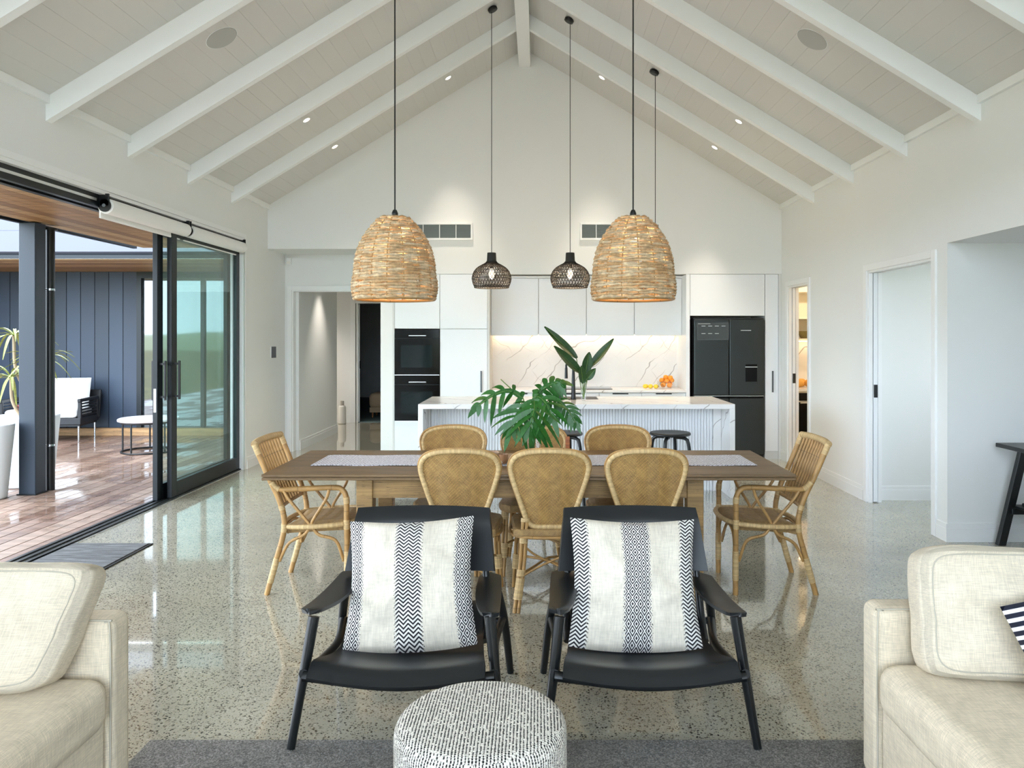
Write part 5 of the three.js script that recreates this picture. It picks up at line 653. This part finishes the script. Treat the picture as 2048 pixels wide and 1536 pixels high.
// ---------------------------------------------------------------- black lounge chairs (front = +z)
function loungeChair(label, x) {
  const t = thing('lounge_chair', label, 'armchair', [x, 0.012, -3.1], 0, 'black lounge chairs');
  const bar = (pts, w0, w1, seg = 16) => { const c = curve(pts), geos = []; const g = new THREE.TubeGeometry(c, seg, 1, 8, false), p = g.attributes.position, n = 9; for (let i = 0; i <= seg; i++) { const q = c.getPointAt(i / seg), k = w0 + (w1 - w0) * i / seg; for (let j = 0; j < n; j++) { const a = i * n + j; p.setXYZ(a, q.x + (p.getX(a) - q.x) * k, q.y + (p.getY(a) - q.y) * k, q.z + (p.getZ(a) - q.z) * k); } } g.computeVertexNormals(); const e = [0, 1].map((u) => { const q = c.getPointAt(u), d = c.getTangentAt(u); if (!u) d.negate(); const s = new THREE.CircleGeometry(u ? w1 : w0, 8); s.applyQuaternion(new THREE.Quaternion().setFromUnitVectors(V(0, 0, 1), d)); return s.translate(q.x, q.y, q.z); }); return merge([g, ...e]); };
  for (const s of [-1, 1]) {
    raw(t, 'front_leg', bar([[s * 0.395, 0.004, 0.33], [s * 0.36, 0.25, 0.295], [s * 0.335, 0.46, 0.245]], 0.0155, 0.022), M.blackWood);
    raw(t, 'rear_leg', bar([[s * 0.392, -0.008, -0.33], [s * 0.365, 0.25, -0.28], [s * 0.325, 0.455, -0.2]], 0.0155, 0.021), M.blackWood);
    raw(t, 'side_rail', bar([[s * 0.355, 0.27, 0.31], [s * 0.345, 0.235, 0.1], [s * 0.335, 0.225, -0.1], [s * 0.358, 0.26, -0.27]], 0.018, 0.018), M.blackWood);
    raw(t, 'back_upright', bar([[s * 0.29, 0.235, -0.08], [s * 0.295, 0.3, -0.17], [s * 0.285, 0.5, -0.24], [s * 0.27, 0.7, -0.318]], 0.018, 0.013), M.blackWood);
    // paddle arm: broad at the back, narrowing to a rounded tip that turns outward
    const arm = sheet(8, 22, (u, v) => { const z = -0.27 + 0.565 * v, a = u - 0.5, wd = 0.095 + 0.02 * Math.sin(Math.PI * v) - 0.03 * v * v, round = Math.sqrt(Math.max(0, 1 - Math.pow(Math.max(0, Math.abs(v - 0.5) * 2 - 0.86) / 0.14, 2))), cx = 0.305 + 0.01 * v + 0.028 * v * v * v; return [s * (cx + a * wd * round) , 0.462 + 0.018 * Math.pow(v - 0.35, 2) * 4 - 0.02 * a * a, z]; }, s > 0 ? -0.016 : -0.016);
    part(t, 'arm', merge([s > 0 ? arm : arm]), M.leather);
  }
  raw(t, 'front_rail', bar([[-0.355, 0.262, 0.31], [0, 0.235, 0.33], [0.355, 0.262, 0.31]], 0.02, 0.02, 20), M.blackWood); raw(t, 'rear_rail', bar([[-0.36, 0.25, -0.27], [0.0, 0.25, -0.28], [0.36, 0.25, -0.27]].map((p) => p), 0.016, 0.016), M.blackWood);
  const seat = sheet(20, 24, (u, v) => { const a = u * 2 - 1, z = 0.375 - 0.62 * v, wd = 0.325 - 0.055 * v, y = 0.318 - 0.075 * sstep(0, 0.55, v) + 0.1 * sstep(0.72, 1, v) - 0.045 * Math.pow(1 - sstep(0, 0.13, v), 2) - 0.035 * (1 - a * a) * (1 - v * 0.4) + 0.012; return [a * wd, y, z]; }, 0.014); part(t, 'seat_shell', seat, M.leather);
  const back = sheet(18, 12, (u, v) => { const a = u * 2 - 1, wd = 0.325 - 0.027 * v, y = 0.503 + 0.248 * v - 0.012 * (1 - a * a) * (1 - v), z = -0.225 - 0.1 * v + 0.05 * a * a - 0.045 * sstep(0.82, 1, v) * 0.6; return [a * wd, y - 0.012 * sstep(0.85, 1, v) * 0, z]; }, 0.02); part(t, 'back_panel', back, M.leather);
}
loungeChair('left black lounge chair holding a diamond-edged cushion', -0.52); loungeChair('right black lounge chair holding a zigzag-edged cushion', 0.415);
for (const [x, m, label, sd, rz] of [[-0.535, M.pillowA, 'cream cushion with a zigzag centre band on the left lounge chair', 3, 0.045], [0.4, M.pillowB, 'cream cushion with a diamond centre band on the right lounge chair', 8, -0.015]]) {
  const c = solo('patterned_cushion', label, 'cushion', pad(0.535, 0.515, 0.17, { pinch: 0.07, ex: 2.2, pow: 0.5, wrinkle: 0.026, seed: sd, n: 44, post: (x, y, z, a, b) => [x * (1 + 0.03 * Math.max(0, -b)), y - 0.04 * (1 - a * a) * Math.pow(Math.max(0, -b), 2), z - 0.02 * (1 - a * a) * Math.max(0, -b)] }), m, 'patterned cushions on the lounge chairs', false); c.position.set(x, 0.512, -3.15); c.rotation.set(-0.36, 0, rz);
}
// ottoman
{ const t = thing('ottoman', 'round black and cream woven ottoman in the foreground', 'ottoman', [-0.169, 0.012, -2.2]); const r = 0.252, h = 0.415, b = 0.045, pr = [[r - 0.01, 0.02], [r, 0.05], [r, h - b]]; for (let i = 1; i <= 6; i++) { const a = i / 6 * Math.PI / 2; pr.push([r - b + b * Math.cos(a), h - b + b * Math.sin(a)]); } pr.push([r * 0.5, h + 0.006], [0, h + 0.008]);
  const side = lathe(pr.slice(0, 6), 72), uvs = side.attributes.uv, ps = side.attributes.position; for (let i = 0; i < uvs.count; i++) uvs.setXY(i, uvs.getX(i) * 6.283 * r * 0 + Math.round(i / 6) / 72 * 6.283 * r, ps.getY(i));
  { const n = pr.slice(0, 6).length; for (let i = 0; i < uvs.count; i++) uvs.setXY(i, Math.floor(i / n) / 72 * 1.58, ps.getY(i)); }
  raw(t, 'side_cover', side, M.knit); const topg = lathe(pr.slice(5), 72); { const u = topg.attributes.uv, p = topg.attributes.position; for (let i = 0; i < u.count; i++) u.setXY(i, p.getX(i), p.getZ(i)); } raw(t, 'top_cover', topg, M.knit); part(t, 'base', cyl(r - 0.015, r - 0.015, 0.03, 0, 0.015, 0, 40), M.rubber);
}
// rugs
solo('area_rug', 'charcoal grey rug under the ottoman and sofas', 'rug', [wb(-1.47, 1.25, 0, 0.012, 0.1, 2.84, 0.004)], M.rug);
{ const t = thing('door_mat', 'grey ribbed door mat inside the sliding doors', 'mat'); part(t, 'mat_pile', wb(-3.44, -2.885, 0.002, 0.014, 4.6, 5.56, 0.003), M.mat); part(t, 'mat_border', [wb(-3.46, -2.865, 0, 0.008, 4.58, 5.58, 0.003)], M.rubber); }
// ---------------------------------------------------------------- sofas
function sofa(name, label, s, xf, d0) {              // s = -1 left, +1 right; xf front x, d0 outer face distance of the far arm
  const t = thing(name, label, 'sofa', [0, 0.012, 0]), X = (a, b) => s < 0 ? [-b, -a] : [a, b], q = Math.abs(xf), B2 = (a, b, y0, y1, e0, e1, r) => { const [m, n] = X(a, b); return wb(m, n, y0, y1, e0, e1, r); };
  part(t, 'far_arm', B2(q, q + 0.95, 0.03, 0.625, d0 - 0.125, d0, 0.035), M.sofa); part(t, 'near_arm', B2(q, q + 0.95, 0.03, 0.625, 0.42, 0.545, 0.035), M.sofa); part(t, 'backrest', B2(q + 0.82, q + 1.0, 0.03, 0.78, 0.42, d0, 0.04), M.sofa);
  part(t, 'base', B2(q + 0.012, q + 0.84, 0.03, 0.32, 0.55, d0 - 0.13, 0.02), M.sofa); part(t, 'seat_cushion', B2(q - 0.012, q + 0.82, 0.29, 0.462, 0.55, d0 - 0.128, 0.06), M.sofa);
  const xs = s * (q + 0.008), pe = d0 - 0.118; raw(t, 'piping', tube([[xs, 0.06, -pe], [xs, 0.58, -pe], [s * (q + 0.03), 0.615, -pe + 0.0], [s * (q + 0.06), 0.622, -pe], [s * (q + 0.9), 0.622, -pe]], 0.0028, 50, 6), M.piping);
  for (const e of [0.6, d0 - 0.18]) for (const a of [q + 0.08, q + 0.86]) part(t, 'foot', cyl(0.02, 0.02, 0.03, s * a, 0.015, -e, 12), M.blackWood);
}
sofa('sofa', 'beige linen sofa at the left foreground', -1, -1.353, 2.5); sofa('sofa', 'beige linen sofa at the right foreground', 1, 1.115, 2.6);
{ const A = puff(0.74, 0.375, 0.18, 8, 21, 0.014, 0.05), B2 = puff(0.66, 0.4, 0.19, 8, 25, 0.022, 0.012);
  let c = solo('scatter_cushion', 'large beige linen cushion leaning on the left sofa arm', 'cushion', A, M.cushion, null, false); c.position.set(-1.785, 0.65, -2.29); c.rotation.set(-0.3, 0.1, 0); raw(c, 'piping', A.seam, M.piping);
  c = solo('scatter_cushion', 'large beige linen cushion leaning on the right sofa arm', 'cushion', B2, M.cushion, null, false); c.position.set(1.54, 0.66, -2.385); c.rotation.set(-0.28, -0.12, -0.02); raw(c, 'piping', B2.seam, M.piping);
  c = solo('striped_cushion', 'navy and white striped cushion at the right edge', 'cushion', pad(0.42, 0.42, 0.13, { pinch: 0.03, wrinkle: 0.01, seed: 31 }), M.stripe, null, false); c.position.set(1.6, 0.63, -2.07); c.rotation.set(-0.35, -0.55, 0.25);
}
// ---------------------------------------------------------------- console table in the alcove
{ const t = thing('console_table', 'black wooden console table with splayed legs in the alcove', 'table'); part(t, 'tabletop', wb(3.40, 4.5, 0.725, 0.755, 5.2, 5.58, 0.004), M.blackWood);
  const leg = (xt, xb, dt, db) => { const g = box(0.06, 0.74, 0.045, 0, 0.365, 0, 0.006), p = g.attributes.position; for (let i = 0; i < p.count; i++) { const k = clamp(p.getY(i) / 0.73); p.setXYZ(i, p.getX(i) + xb + (xt - xb) * k, clamp(p.getY(i), 0, 0.728), p.getZ(i) - (db + (dt - db) * k)); } g.computeVertexNormals(); part(t, 'leg', g, M.blackWood); };
  leg(3.56, 3.425, 5.5, 5.56); leg(4.34, 4.475, 5.5, 5.56); leg(3.56, 3.425, 5.28, 5.22); leg(4.34, 4.475, 5.28, 5.22); part(t, 'lower_rail', [wb(3.47, 4.42, 0.24, 0.285, 5.49, 5.54, 0.004), wb(3.47, 4.42, 0.24, 0.285, 5.24, 5.29, 0.004)], M.blackWood); part(t, 'lower_shelf', wb(3.5, 4.4, 0.285, 0.3, 5.22, 5.56, 0.003), M.blackWood);
  const p = thing('small_pouch', 'small red and black pouch on the console shelf', 'pouch', [3.585, 0.3, -5.45]); part(p, 'pouch', box(0.09, 0.035, 0.05, 0.02, 0.0175, 0, 0.012), M.red); part(p, 'flap', box(0.05, 0.03, 0.052, -0.035, 0.016, 0, 0.01), M.black); raw(p, 'ring', new THREE.TorusGeometry(0.013, 0.003, 6, 16).translate(-0.02, 0.016, 0.028), M.steel);
}
renderer.render(scene, camera);
